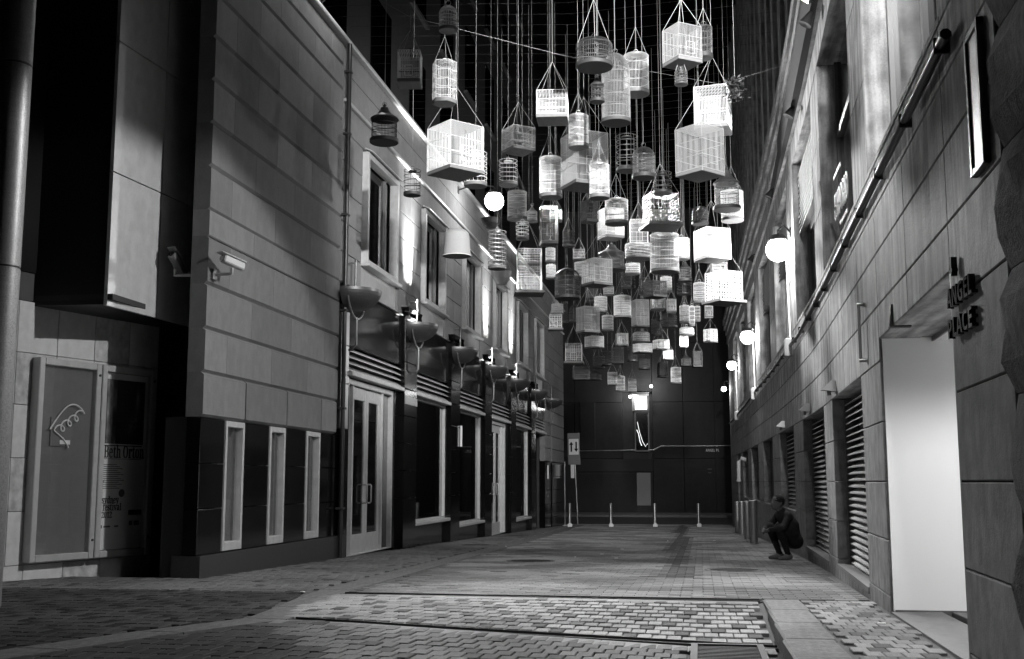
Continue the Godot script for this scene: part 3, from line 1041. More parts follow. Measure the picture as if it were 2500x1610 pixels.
			for y in 160:
				for x in 128:
					var g := 0.03
					var q := nz.get_noise_2d(x, y * 0.5)
					if x < 42: g = 0.3 + 0.35 * q + (0.2 if x > 12 and x < 18 else 0.0)
					g += 0.55 * exp(-pow((x - 106.0 + (y - 40) * 0.04) / 7.0, 2) - pow((y - 45.0) / 30.0, 2))
					g += 0.5 * exp(-pow((x - 96.0 + (y - 100) * 0.25) / 16.0, 2) - pow((y - 112.0) / 34.0, 2)) * (0.7 + 0.6 * nz.get_noise_2d(x * 3, y * 3))
					g = clampf(g, 0.0, 1.0)
					im.set_pixel(x, y, Color(g, g, g))
			texture("portrait", im)
			var pm := StandardMaterial3D.new()
			pm.albedo_texture = tex["portrait"]
			pm.roughness = 0.7
			var qm := QuadMesh.new()
			qm.size = Vector2(0.645, 0.73)
			qm.material = pm
			var pic := put_mesh(qm, "printed_photograph", k)
			pic.transform = Transform3D(bs, spot.call(1.51, 0.79, 0.0655))
			var tb := bs
			text("Beth Orton", "title", mats["ink"], k, spot.call(1.545, 0.335, 0.066), tb, 0.15, 0.615, true)
			text("sydney", "lettering", mats["ink"], k, spot.call(1.365, -0.205, 0.066), tb, 0.085, 0.25, true)
			text("festival", "lettering", mats["ink"], k, spot.call(1.395, -0.285, 0.066), tb, 0.085, 0.28, true)
			text("2012", "lettering", mats["ink"], k, spot.call(1.32, -0.37, 0.066), tb, 0.075, 0.15, true)
			for q in [[1.51, 0.405, 0.62, 0.012], [1.51, 0.255, 0.62, 0.005], [1.75, -0.35, 0.2, 0.055], [1.24, -0.5, 0.04, 0.035], [1.33, -0.5, 0.1, 0.02], [1.47, -0.5, 0.06, 0.02], [1.69, -0.47, 0.05, 0.05], [1.78, -0.47, 0.08, 0.05], [1.23, 0.0, 0.05, 0.03]]:
				s = Shape.new()
				s.box(spot.call(q[0], q[1], 0.0652), Vector3(q[2], q[3], 0.003), bs)
				put(s, "print_mark", mats["ink" if q[3] < 0.02 or q[2] > 0.15 else "ink_grey"], k)
			for i in 13:
				s = Shape.new()
				var wd := 0.2 + 0.12 * fposmod(i * 0.37, 1.0)
				s.box(spot.call(1.24 + wd * 0.5, 0.19 - i * 0.022, 0.0652), Vector3(wd, 0.008, 0.003), bs)
				put(s, "print_line", mats["ink_grey"], k)
			s = Shape.new()
			s.lathe(spot.call(1.53, -0.13, 0.065), [Vector2(0, 0.003), Vector2(0.045, 0.003), Vector2(0.045, 0)], 20, 0, TAU, bs * Basis(Vector3.RIGHT, PI * 0.5))
			put(s, "print_dot", mats["ink_grey"], k)
	# round steel column at the street corner
	var col := thing("round_column", "tall round grey steel column at the left edge, with thin joints", "column")
	var cx := -5.445
	var cd := 8.1
	for q in [[-1.1, 1.68], [1.69, 3.35], [3.36, 5.4], [5.41, 8.0]]:
		var s := Shape.new()
		s.lathe(at(cx, 0, cd), [Vector2(0.13, q[0]), Vector2(0.14, q[0] + 0.004), Vector2(0.14, q[1] - 0.004), Vector2(0.13, q[1])], 40)
		put(s, "shaft_section", mats["column_steel"], col)
	var s9 := Shape.new()
	s9.lathe(at(cx, 0, cd), [Vector2(0.13, -1.1), Vector2(0.13, 8.0)], 24)
	put(s9, "core", mats["black"], col)
	# security cameras on both sides of the wall end
	for q in [[1.0, "security camera on the wall end facing down the lane side"], [-1.0, "security camera in silhouette against the pale metal panels"]]:
		var sd: float = q[0]
		var cc := thing("security_camera", q[1], "camera", "security cameras on the wall end")
		var base := at(LEFT + (0.0 if sd > 0 else -0.2), 2.32, 11.93)
		var s := Shape.new()
		s.chbox(base + Vector3(sd * 0.02, 0, 0), Vector3(0.04, 0.13, 0.1), 0.008)
		put(s, "wall_plate", mats["alu_dark"], cc)
		s = Shape.new()
		var j := base + Vector3(sd * 0.24, 0.0, 0.02)
		s.tube([base, base + Vector3(sd * 0.2, 0, 0.01), j, j + Vector3(0, 0.07, 0)], 0.018, 8)
		put(s, "arm", mats["alu"], cc)
		var bb := Basis.looking_at(Vector3(-0.5 if sd > 0 else -0.12, 0.22 if sd > 0 else 0.3, 1.0).normalized(), Vector3.UP)
		if sd < 0: bb = Basis.looking_at(Vector3(-0.25, 0.75, 0.8).normalized(), Vector3.UP)
		var cp := j + Vector3(0.0 if sd > 0 else 0.02, 0.13, -0.02)
		s = Shape.new()
		s.chbox(cp, Vector3(0.095, 0.085, 0.3), 0.014, bb)
		put(s, "housing", mats["pvc" if sd > 0 else "alu_dark"], cc)
		s = Shape.new()
		s.chbox(cp + bb * Vector3(0, 0.055, -0.03), Vector3(0.115, 0.012, 0.36), 0.004, bb)
		put(s, "sun_shield", mats["pvc" if sd > 0 else "alu_dark"], cc)
		s = Shape.new()
		s.lathe(cp + bb * Vector3(0, 0, -0.152), [Vector2(0.036, 0), Vector2(0.036, 0.012), Vector2(0, 0.012)], 16, 0, TAU, bb * Basis(Vector3.RIGHT, -PI * 0.5))
		put(s, "lens", mats["black_gloss"], cc)

# ---------------------------------------------------------------- the bent rendered building on the right
func rp(off: float, y: float, d: float) -> Vector3:
	return at(right_x(d) + off, y, d)

func curved(s: Shape, o0: float, o1: float, y0: float, y1: float, d0: float, d1: float) -> void:
	s.hexa([rp(o0, y0, d0), rp(o1, y0, d0), rp(o1, y1, d0), rp(o0, y1, d0), rp(o0, y0, d1), rp(o1, y0, d1), rp(o1, y1, d1), rp(o0, y1, d1)])

func slab(b: Node, called: String, m: Material, o0: float, o1: float, y0: float, y1: float, d0: float, d1: float) -> MeshInstance3D:
	var s := Shape.new()
	curved(s, o0, o1, y0, y1, d0, d1)
	return put(s, called, m, b)

func face_panel(b: Node, y0: float, y1: float, d0: float, d1: float, thick := 0.45) -> void:
	# a slab of render with eased edges on its street face
	var g := 0.0035
	var c := 0.006
	var s := Shape.new()
	var a0 := d0 + g
	var a1 := d1 - g
	var h0 := y0 + g
	var h1 := y1 - g
	var f := [rp(0, h0 + c, a0 + c), rp(0, h1 - c, a0 + c), rp(0, h1 - c, a1 - c), rp(0, h0 + c, a1 - c)]
	var e := [rp(c, h0, a0), rp(c, h1, a0), rp(c, h1, a1), rp(c, h0, a1)]
	var k := [rp(thick, h0, a0), rp(thick, h1, a0), rp(thick, h1, a1), rp(thick, h0, a1)]
	var mid: Vector3 = (f[0] + f[2] + k[0] + k[2]) * 0.25
	s.quad_out(f[0], f[1], f[2], f[3], mid)
	for i in 4:
		var j := (i + 1) % 4
		s.quad_out(f[i], f[j], e[j], e[i], mid)
		s.quad_out(e[i], e[j], k[j], k[i], mid)
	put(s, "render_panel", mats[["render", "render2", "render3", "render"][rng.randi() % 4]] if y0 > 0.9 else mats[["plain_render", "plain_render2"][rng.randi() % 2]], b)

func wall_louvre(b: Node, off: float, y0: float, y1: float, d0: float, d1: float, count: int) -> void:
	var l := node("louvre", b)
	var p := (y1 - y0) / count
	for k in count:
		var y := y0 + p * (k + 0.5)
		var s := Shape.new()
		s.hexa([rp(off, y - p * 0.45, d0), rp(off + 0.12, y + p * 0.38, d0), rp(off + 0.12, y + p * 0.5, d0), rp(off, y - p * 0.28, d0),
			rp(off, y - p * 0.45, d1), rp(off + 0.12, y + p * 0.38, d1), rp(off + 0.12, y + p * 0.5, d1), rp(off, y - p * 0.28, d1)])
		put(s, "slat", mats["alu"], l)
	slab(l, "backing", mats["alu_dark"], off + 0.15, off + 0.16, y0, y1, d0, d1)

func build_right_building() -> void:
	var b := thing("rendered_building", "streaked rendered building on the right with louvred niches and heavy cornice", "building")
	var ys := [-2.1, -0.86, -0.44, 0.0, 0.46, 0.93, 1.36, 1.77, 2.12, 2.45]
	# [from, to, opening bottom, opening top]; no opening where bottom is 9
	var cols := [[4.95, 6.2, 9, 9], [6.2, 7.65, -3.0, 1.1], [7.65, 9.11, -3.0, 1.1], [9.11, 10.42, 9, 9], [10.42, 11.9, -0.92, 0.93], [11.9, 13.37, -0.92, 0.93], [13.37, 14.55, 9, 9],
		[14.55, 16.2, -0.97, 0.93], [16.2, 17.82, -0.97, 0.93], [17.82, 19.55, 9, 9], [19.55, 21.1, -0.5, 0.93], [21.1, 22.7, -0.5, 0.93], [22.7, 24.6, 9, 9], [24.6, 27.42, -0.5, 0.93], [27.42, 29.2, 9, 9],
		[29.2, 32.4, -0.5, 0.93], [32.4, 34.2, 9, 9], [34.2, 37.1, -0.5, 0.93], [37.1, 38.4, 9, 9], [38.4, 40.25, -1.2, 0.93], [40.25, 42.6, 9, 9], [42.6, 45.6, 9, 9]]
	for c in cols:
		for i in ys.size() - 1:
			var y0: float = ys[i]
			var y1: float = ys[i + 1]
			if c[2] < 8.0:
				if y0 >= c[2] - 0.01 and y1 <= c[3] + 0.01: continue
				if y0 < c[2] and y1 > c[2]: y1 = c[2]
				if y0 < c[3] and y1 > c[3]: y0 = c[3]
				if y1 - y0 < 0.03: continue
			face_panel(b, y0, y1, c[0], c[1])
	# niches with their sills and louvres
	for q in [[10.42, 13.37, -0.92, 0.93, 26], [14.55, 17.82, -0.97, 0.93, 26], [19.55, 22.7, -0.5, 0.93, 18], [24.6, 27.42, -0.5, 0.93, 0], [29.2, 32.4, -0.5, 0.93, 0], [34.2, 37.1, -0.5, 0.93, 0], [38.4, 40.25, -1.2, 0.93, 0]]:
		var nn := node("niche", b)
		slab(nn, "sill", mats["concrete"], -0.012, 0.13, q[2] - 0.04, q[2] + 0.012, q[0] + 0.006, q[1] - 0.006)
		if q[4] > 0:
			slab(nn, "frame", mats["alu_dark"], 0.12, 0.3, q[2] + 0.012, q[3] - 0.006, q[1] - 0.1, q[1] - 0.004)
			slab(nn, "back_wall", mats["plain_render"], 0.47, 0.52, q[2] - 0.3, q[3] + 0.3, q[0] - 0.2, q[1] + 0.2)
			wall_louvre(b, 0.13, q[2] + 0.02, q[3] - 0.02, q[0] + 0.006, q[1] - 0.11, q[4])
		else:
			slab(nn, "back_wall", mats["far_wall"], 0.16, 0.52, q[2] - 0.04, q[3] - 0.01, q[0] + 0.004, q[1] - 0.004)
	slab(b, "core", mats["wall_dark"], 0.53, 6.0, -2.2, 2.4, 9.13, 30.0)
	slab(b, "core", mats["wall_dark"], 0.53, 6.0, -2.2, 2.4, 30.0, 45.6)
	slab(b, "core", mats["wall_dark"], 0.46, 6.0, -2.2, 2.4, 2.0, 6.18)
	slab(b, "core", mats["wall_dark"], 0.46, 6.0, 1.25, 2.4, 6.18, 9.13)
	slab(b, "back_of_entry", mats["white_plaster"], 3.4, 3.6, -1.3, 1.25, 6.18, 9.13)
	# lit entry
	var en := node("entry", b)
	solid(en, "far_wall", mats["white_plaster"], right_x(9.1) + 0.02, 4.9, -0.965, 1.24, 9.085, 9.108)
	solid(en, "skirting", mats["groove"], right_x(9.1) + 0.03, 4.9, -0.985, -0.955, 9.07, 9.084)
	solid(en, "near_wall", mats["white_plaster"], right_x(6.2) + 0.46, 4.9, -1.0, 1.24, 6.2, 6.24)
	slab(en, "lintel_soffit", mats["render2"], 0.006, 0.3, 1.098, 1.1, 6.21, 9.08)
	slab(en, "shutter_slot", mats["black"], 0.3, 0.39, 1.16, 1.2, 6.21, 9.08)
	slab(en, "shutter_rail", mats["alu_dark"], 0.385, 0.4, 1.07, 1.2, 6.21, 9.08)
	slab(en, "ceiling", mats["white_plaster"], 0.4, 3.4, 1.075, 1.2, 6.21, 9.08)
	var s := Shape.new()
	s.hexa([rp(0.0, -1.2, 6.2), rp(0.36, -1.2, 6.2), rp(0.36, ground(6.2) + 0.012, 6.2), rp(0.0, ground(6.2) + 0.004, 6.2), rp(0.0, -1.2, 9.09), rp(0.36, -1.2, 9.09), rp(0.36, ground(9.09) + 0.012, 9.09), rp(0.0, ground(9.09) + 0.004, 9.09)])
	put(s, "threshold", mats["concrete"], en)
	for i in 6:
		for j in 5:
			s = Shape.new()
			var d0 := 6.24 + j * 0.57
			s.chbox(at(1.36 + 0.36 + 0.3 + i * 0.48 + (d0 - 6.2) * 0.02, ground(d0 + 0.28) - 0.01, d0 + 0.28), Vector3(0.475, 0.04, 0.565), 0.004, Basis(Vector3.RIGHT, -SLOPE))
			put(s, "floor_tile", mats["concrete"], en)
	var dl := thing("entry_downlight", "ceiling downlight lighting the white entry", "light")
	s = Shape.new()
	s.lathe(at(2.55, 1.06, 7.05), [Vector2(0.0, 0.0), Vector2(0.12, 0.0), Vector2(0.12, 0.02)], 20)
	put(s, "diffuser", mats["sconce_glow"], dl)
	s = Shape.new()
	s.lathe(at(2.55, 1.06, 7.05), [Vector2(0.121, -0.01), Vector2(0.15, -0.01), Vector2(0.15, 0.02)], 20)
	put(s, "rim", mats["alu"], dl)
	spot_light(dl, at(2.55, 1.045, 7.05), Vector3(0, -1, 0.0001), 8.0, 85.0, 0.12, 0.3)
	slab(b, "door_jamb_strip", mats["alu_dark"], 0.003, 0.455, ground(6.3), 1.09, 6.197, 6.235)
	# upper storey
	var piers := [[4.95, 6.2], [9.39, 10.47], [13.8, 15.0], [18.25, 19.55], [22.75, 24.3], [27.4, 29.0], [32.4, 34.0], [37.0, 38.5], [41.5, 43.5], [43.5, 45.6]]
	for i in piers.size():
		var q: Array = piers[i]
		for r in [[2.45, 3.3], [3.3, 4.15], [4.15, 5.05]]:
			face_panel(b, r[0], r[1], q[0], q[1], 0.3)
		if i == piers.size() - 2: continue
		if i < piers.size() - 2:
			var d0: float = q[1]
			var d1: float = piers[i + 1][0]
			var w := node("window", b)
			slab(w, "sill", mats["render3"], -0.004, 0.3, 2.45, 2.49, d0 - 0.05, d1 + 0.05)
			slab(w, "far_jamb", mats["render3"], 0.006, 0.22, 2.49, 5.05, d1 - 0.012, d1 - 0.001)
			slab(w, "pane", mats["glass_dark"] if i > 0 else mats["black_gloss"], 0.24, 0.25, 2.5, 5.05, d0 + 0.1, d1 - 0.1)
			slab(w, "frame", mats["alu_dark"], 0.2, 0.26, 2.49, 5.05, d1 - 0.1, d1 - 0.013)
			slab(w, "frame", mats["alu_dark"], 0.2, 0.26, 2.49, 5.05, d0 + 0.002, d0 + 0.1)
			slab(w, "mullion", mats["alu_dark"], 0.2, 0.262, 2.5, 5.04, (d0 + d1) * 0.5 - 0.04, (d0 + d1) * 0.5 + 0.04)
			slab(w, "transom", mats["alu_dark"], 0.205, 0.264, 4.1, 4.18, d0 + 0.11, d1 - 0.11)
			slab(w, "back_of_room", mats["plain_render"], 0.9, 0.94, 2.45, 5.05, d0 + 0.01, d1 - 0.01)
			if i >= 2:
				wall_louvre(b, 0.08, 3.9, 4.9, d0 + 0.02, d1 - 0.03, 12)
	slab(b, "upper_core", mats["wall_dark"], 0.95, 6.0, 2.41, 16.0, 2.0, 25.0)
	slab(b, "upper_core", mats["wall_dark"], 0.95, 6.0, 2.41, 16.0, 25.0, 45.6)
	# lintel band and stacked cornice
	var d := 4.95
	while d < 45.4:
		var e := minf(d + 2.1, 45.6)
		for r in [[5.05, 5.4, 0.0, 0.9], [5.4, 5.72, -0.05, 0.9], [5.745, 5.93, -0.1, 0.9], [5.955, 6.14, -0.16, 0.9], [6.165, 6.35, -0.2, 0.9], [6.375, 6.75, -0.1, 0.9]]:
			slab(b, "cornice_stone", mats[["render", "render2", "render3"][rng.randi() % 3]], r[2], r[3], r[0], r[1], d + 0.003, e - 0.003)
		d = e
	slab(b, "cornice_backing", mats["joint"], -0.02, 0.5, 5.41, 6.7, 4.96, 24.0)
	slab(b, "cornice_backing", mats["joint"], -0.02, 0.5, 5.41, 6.7, 24.0, 45.5)
	# fins and windows of the storeys above
	d = 9.0
	while d < 45.0:
		slab(b, "fin", mats["render2"], 0.05, 0.95, 6.76, 15.5, d, d + 0.55)
		slab(b, "high_window", mats["glass_dark"], 0.7, 0.72, 7.2, 15.0, d + 0.56, d + 1.59)
		d += 1.6
	# rock-faced pier at the right edge of the picture
	var pier := thing("rock_pier", "rough rock-faced stone pier in shadow at the right edge", "pier")
	var r2 := RandomNumberGenerator.new()
	r2.seed = 77
	for k in 9:
		s = Shape.new()
		var y0 := -1.2 + k * 0.52
		var nx := 5
		var ny := 4
		var grid := []
		for i in nx + 1:
			var row := []
			for j in ny + 1:
				var edge := i == 0 or j == 0 or j == ny
				row.append(at(1.265 + (0.03 if edge else r2.randf_range(-0.035, 0.01)), y0 + 0.515 * j / ny, 3.6 + 1.33 * i / nx + (r2.randf_range(-0.03, 0.05) if i == nx else 0.0)))
			grid.append(row)
		for i in nx:
			for j in ny:
				s.quad(grid[i][j], grid[i][j + 1], grid[i + 1][j + 1], grid[i + 1][j])
		for j in ny:
			s.quad(grid[nx][j], grid[nx][j + 1], grid[nx][j + 1] + Vector3(0.8, 0, 0), grid[nx][j] + Vector3(0.8, 0, 0))
			s.quad(grid[0][j + 1], grid[0][j], grid[0][j] + Vector3(0.8, 0, 0), grid[0][j + 1] + Vector3(0.8, 0, 0))
		for i in nx:
			s.quad(grid[i][ny], grid[i][ny] + Vector3(0.8, 0, 0), grid[i + 1][ny] + Vector3(0.8, 0, 0), grid[i + 1][ny])
			s.quad(grid[i][0] + Vector3(0.8, 0, 0), grid[i][0], grid[i + 1][0], grid[i + 1][0] + Vector3(0.8, 0, 0))
		put(s, "rock_block", mats["rock"], pier)
	# raised lettering
	var tb := Basis(Vector3(0, 0, 1), Vector3.UP, Vector3(-1, 0, 0))
	var sg := thing("address_lettering", "raised black address letters on the render beside the entry", "sign")
	text("4", "numeral", mats["black_gloss"], sg, rp(-0.025, 1.08, 5.98), tb, 0.1, 0.075, false, 0.03)
	text("ANGEL", "letters", mats["black_gloss"], sg, rp(-0.025, 0.925, 5.8), tb, 0.1, 0.54, false, 0.03)
	text("PLACE", "letters", mats["black_gloss"], sg, rp(-0.025, 0.77, 5.82), tb, 0.1, 0.52, false, 0.03)
	var em := thing("window_lettering", "white lettering across the dark upper window", "sign")
	text("EMPORIO", "letters", mats["sign_white"], em, rp(0.06, 2.98, 12.1), tb, 0.3, 1.1, false, 0.012, 400)
	solid(em, "rule", mats["sign_white"], right_x(11.9) + 0.055, right_x(11.9) + 0.065, 2.7, 2.74, 11.6, 12.2)
	solid(em, "rule", mats["sign_white"], right_x(12.4) + 0.055, right_x(12.4) + 0.065, 3.32, 3.36, 12.1, 12.7)
	# framed panel near the right edge
	var fp := thing("wall_showcase", "narrow framed glass showcase high on the near right wall", "showcase")
	var c0 := 5.14
	var c1 := 5.42
	s = Shape.new()
	for q in [[-0.03, 0.0, 1.4, 1.43, c0, c1], [-0.03, 0.0, 2.04, 2.07, c0, c1]]:
		curved(s, q[0], q[1], q[2], q[3], q[4], q[5])
	for q in [[c0, c0 + 0.03], [c1 - 0.03, c1]]:
		curved(s, -0.032, 0.0, 1.4, 2.07, q[0], q[1])
	put(s, "frame", mats["alu_dark"], fp)
	slab(fp, "glass", mats["brushed"], -0.02, -0.004, 1.43, 2.04, c0 + 0.03, c1 - 0.03)
	# conduit with clips and junction boxes
	var cd := thing("conduit", "black cable conduit clipped along the right wall above the niches", "conduit")
	var pts := []
	d = 5.75
	while d < 45.5:
		var y := 2.235
		if d > 13.0 and d < 19.2: y = 2.235 + 0.03 * sin((d - 13.0) * 1.01)
		pts.append(rp(-0.045, y, d))
		d += 0.8
	s = Shape.new()
	s.tube(pts, 0.03, 8)
	put(s, "tube", mats["cable_black"], cd)
	d = 5.9
	while d < 30.0:
		s = Shape.new()
		curved(s, -0.078, 0.0, 2.19, 2.275, d, d + 0.02)
		put(s, "clip", mats["iron"], cd)
		d += 1.25
	var jl := ["grey junction box on the right wall conduit, nearest one", "grey junction box on the right wall conduit, second one", "grey junction box on the right wall conduit, third one"]
	var k := 0
	for dd in [19.2, 29.3, 39.0]:
		var jb := thing("junction_box", jl[k], "junction box", "junction boxes on the conduit")
		s = Shape.new()
		s.chbox(rp(-0.06, 2.2, dd), Vector3(0.12, 0.3, 0.22), 0.012)
		put(s, "box", mats["pvc"], jb)
		s = Shape.new()
		s.chbox(rp(-0.125, 2.2, dd), Vector3(0.012, 0.26, 0.18), 0.004)
		put(s, "lid", mats["pvc"], jb)
		s = Shape.new()
		s.tube([rp(-0.03, 2.34, dd), rp(-0.03, 3.9, dd + 0.3)], 0.016, 8)
		put(s, "riser", mats["pvc"], jb)
		k += 1
	# little unlit wedge lights above the niches
	k = 0
	for q in [[12.9, 1.0], [16.6, 1.0], [21.4, 1.0]]:
		var wl := thing("wedge_light", "small unlit wedge light over the %s louvred niche" % ["first", "second", "third"][k], "light", "wedge lights over the niches")
		s = Shape.new()
		s.hexa([rp(-0.16, q[1], q[0] - 0.07), rp(0, q[1] - 0.02, q[0] - 0.07), rp(0, q[1] + 0.1, q[0] - 0.05), rp(-0.05, q[1] + 0.1, q[0] - 0.05), rp(-0.16, q[1], q[0] + 0.07), rp(0, q[1] - 0.02, q[0] + 0.07), rp(0, q[1] + 0.1, q[0] + 0.05), rp(-0.05, q[1] + 0.1, q[0] + 0.05)])
		put(s, "hood", mats["pvc"], wl)
		s = Shape.new()
		s.tube([rp(-0.07, q[1], q[0]), rp(-0.07, q[1] - 0.06, q[0])], 0.022, 10)
		put(s, "lens", mats["alu_dark"], wl)
		k += 1
	k = 0
	for q in [13.0, 16.4, 21.2, 27.5]:
		var cl := thing("cone_spotlight", "small black unlit cone spotlight under the cornice, %s from the camera" % ["first", "second", "third", "fourth"][k], "light", "cone spotlights under the cornice")
		s = Shape.new()
		s.lathe(rp(-0.16, 5.3, q), [Vector2(0.0, 0.14), Vector2(0.035, 0.12), Vector2(0.08, -0.04), Vector2(0.0, -0.03)], 14, 0, TAU, Basis(Vector3.BACK, -0.5))
		put(s, "shade", mats["black"], cl)
		s = Shape.new()
		s.tube([rp(-0.14, 5.4, q), rp(0.01, 5.46, q)], 0.014, 6)
		put(s, "stem", mats["black"], cl)
		k += 1
	var ro := thing("banner_rod", "slim upright rod with end caps fixed to the wall left of the entry", "bracket")
	s = Shape.new()
	s.tube([rp(-0.05, 1.5, 9.95), rp(-0.05, 1.02, 9.95)], 0.014, 8)
	put(s, "rod", mats["alu_dark"], ro)
	for y in [1.5, 1.02]:
		s = Shape.new()
		s.tube([rp(0.01, y, 9.95), rp(-0.065, y, 9.95)], 0.018, 8)
		put(s, "fixing", mats["brushed"], ro)
	var br := thing("lintel_bracket", "small dark bracket sticking up from the entry lintel", "bracket")
	s = Shape.new()
	s.hexa([rp(-0.03, 1.1, 8.32), rp(0.0, 1.1, 8.32), rp(0.0, 1.25, 8.32), rp(-0.012, 1.25, 8.32), rp(-0.03, 1.1, 8.35), rp(0.0, 1.1, 8.35), rp(0.0, 1.25, 8.35), rp(-0.012, 1.25, 8.35)])
	put(s, "upright", mats["iron"], br)
	s = Shape.new()
	curved(s, -0.03, 0.12, 1.085, 1.097, 8.3, 8.37)
	put(s, "foot", mats["iron"], br)
	var el := thing("vent_pipe", "pale bent vent pipe on the far right wall", "pipe")
	s = Shape.new()
	s.tube([rp(0.02, 0.66, 35.6), rp(-0.12, 0.7, 35.6), rp(-0.2, 0.62, 35.6), rp(-0.21, 0.0, 35.6)], 0.06, 10)
	put(s, "pipe", mats["pvc"], el)
	s = Shape.new()
	s.tube([rp(-0.21, 0.06, 35.6), rp(-0.21, 0.0, 35.6)], 0.07, 10)
	put(s, "collar", mats["pvc"], el)

# ---------------------------------------------------------------- the far end across the street
func build_far_end() -> void:
	var b := thing("end_building", "dark panelled building closing the far end of the lane", "building")
	var xs := [-14.0, -9.5, -6.3, -3.85, -2.35, -0.8, 0.75, 2.3, 5.0, 9.0]
	for i in xs.size() - 1:
		if i == 3: continue
		for r in [[-1.7, 1.15], [1.15, 4.0], [4.0, 7.0], [7.0, 10.0], [10.0, 14.0]]:
			if (i == 2 or i == 3) and r[0] < 1.0: continue
			solid(b, "wall_panel", mats["far_wall"], xs[i] + 0.012, xs[i + 1] - 0.012, r[0] + 0.008, r[1] - 0.008, 58.0, 58.4, 0.01)
	for r in [[4.55, 8.0], [8.0, 14.0]]:
		solid(b, "wall_panel", mats["far_wall"], xs[3] + 0.012, xs[4] - 0.012, r[0], r[1] - 0.008, 58.0, 58.4, 0.01)
	solid(b, "wall", mats["wall_dark"], -14.0, 9.0, -2.0, 14.0, 58.42, 60.0)
	solid(b, "base_course", mats["plinth"], -14.0, 9.0, -1.9, -1.5, 57.9, 58.0, 0.01)
	solid(b, "pilaster", mats["far_wall"], -6.0, -5.25, 1.6, 4.0, 57.8, 57.99, 0.01)
	solid(b, "recess_back", mats["far_wall"], -6.3, -3.2, -1.7, 0.4, 58.3, 58.41)
	var dw := node("doorway", b)
	solid(dw, "door", mats["alu_dark"], -3.2, -2.5, -1.2, 0.45, 58.36, 58.4, 0.006)
	solid(dw, "head", mats["plinth"], -6.3, -2.36, 0.5, 1.14, 58.1, 58.4)
	# lit shop sign and glazed strip on that building
	var sg := thing("lit_sign", "bright lit sign box on the far building", "sign")
	solid(sg, "case", mats["alu_dark"], -3.35, -2.5, 3.55, 4.5, 57.86, 58.3)
	solid(sg, "lit_face", mats["sign_glow"], -3.2, -2.6, 3.62, 4.28, 57.84, 57.855)
	solid(sg, "visor", mats["alu"], -3.35, -2.5, 4.3, 4.36, 57.6, 57.86)
	spot_light(sg, at(-2.9, 3.95, 57.8), Vector3(0, -0.15, 1), 1.2, 75.0, 0.3)
	var gz := thing("glazed_strip", "narrow glazed strip with curling reflections under the lit sign", "window")
	solid(gz, "frame", mats["alu_dark"], -3.25, -2.5, 1.5, 3.54, 57.92, 58.0, 0.008)
	solid(gz, "pane", mats["black_gloss"], -3.18, -2.57, 1.57, 3.47, 57.9, 57.915)
	var s := Shape.new()
	s.tube([at(-3.14, 2.6, 57.89), at(-3.05, 2.4, 57.89), at(-2.98, 2.0, 57.89), at(-2.9, 1.8, 57.89)], 0.02, 6)
	s.tube([at(-3.1, 3.0, 57.89), at(-3.0, 2.5, 57.89), at(-2.85, 2.0, 57.89), at(-2.7, 1.75, 57.89), at(-2.6, 1.9, 57.89)], 0.014, 6)
	put(s, "neon_tube", glow("neon", 1.2), gz)
	k_lamp("sign_spotlight", "tiny bright spotlight just above the lit sign", at(-2.35, 4.75, 57.3), at(-2.35, 4.75, 58.0), 1.0, 0.07)
	k_lamp("sign_spotlight", "tiny bright spotlight at the left of the lit sign", at(-3.42, 4.25, 57.5), at(-3.42, 4.25, 58.0), 1.0, 0.07)
	var cd := thing("wall_pipe", "thin pipe running level across the far building", "pipe")
	s = Shape.new()
	s.tube([at(-6.2, 1.55, 57.95), at(-2.3, 1.58, 57.95), at(-1.95, 1.77, 57.95), at(2.0, 1.78, 57.95)], 0.035, 8)
	put(s, "pipe", mats["brushed"], cd)
	for x in [-5.0, -3.8, -1.0, 0.6]:
		s = Shape.new()
		s.box(at(x, 1.57 if x < -2 else 1.78, 57.97), Vector3(0.05, 0.1, 0.06))
		put(s, "clip", mats["iron"], cd)
	var ns := thing("street_name_sign", "small street name letters on the far building wall", "sign")
	text("ANGEL PL", "letters", mats["sign_white"], ns, at(0.62, 1.55, 57.985), Basis.IDENTITY, 0.14, 0.66, false, 0.01)
	var nt := thing("door_notice", "faint small notice on the far wall below the street name", "sign")
	solid(nt, "plate", mats["far_wall"], 0.3, 0.62, 0.35, 0.75, 57.97, 57.995)
	solid(nt, "print_line", mats["tray_g"], 0.36, 0.56, 0.6, 0.64, 57.96, 57.969)
	solid(nt, "print_line", mats["tray_g"], 0.38, 0.54, 0.42, 0.45, 57.96, 57.969)
	# cross street and far footpath
	var pts := []
	for d in [46.62, 52.0, 56.5]:
		pts.append([at(-30, ground(d) - 0.008, d), at(30, ground(d) - 0.008, d)])
	sheet("cross_street", mats["asphalt"], pts)
	pts = []
	for d in [55.0, 57.9]:
		pts.append([at(-30, ground(d) + 0.1, d), at(30, ground(d) + 0.1, d)])
	sheet("far_footpath", mats["concrete"], pts)
	s = Shape.new()
	s.chbox(at(0, ground(54.95) + 0.02, 54.92), Vector3(60, 0.16, 0.15), 0.01)
	put(s, "far_kerb", mats["concrete"]).set_meta("kind", "structure")
	s = Shape.new()
	s.chbox(at(-2.0, -1.76, 46.7), Vector3(7.4, 0.1, 0.2), 0.01)
	put(s, "lane_end_kerb", mats["concrete"]).set_meta("kind", "structure")
	# buildings beyond on the cross street close the view
	var w := thing("corner_block", "unlit corner block beyond the end of the right wall", "building")
	solid(w, "wall", mats["wall_dark"], 2.4, 12.0, -2.0, 16.0, 46.0, 57.5)
	for i in 4:
		solid(w, "window", mats["glass_dark"], 2.38, 2.4, 0.5 + i * 3.0, 2.2 + i * 3.0, 48.0, 50.0)

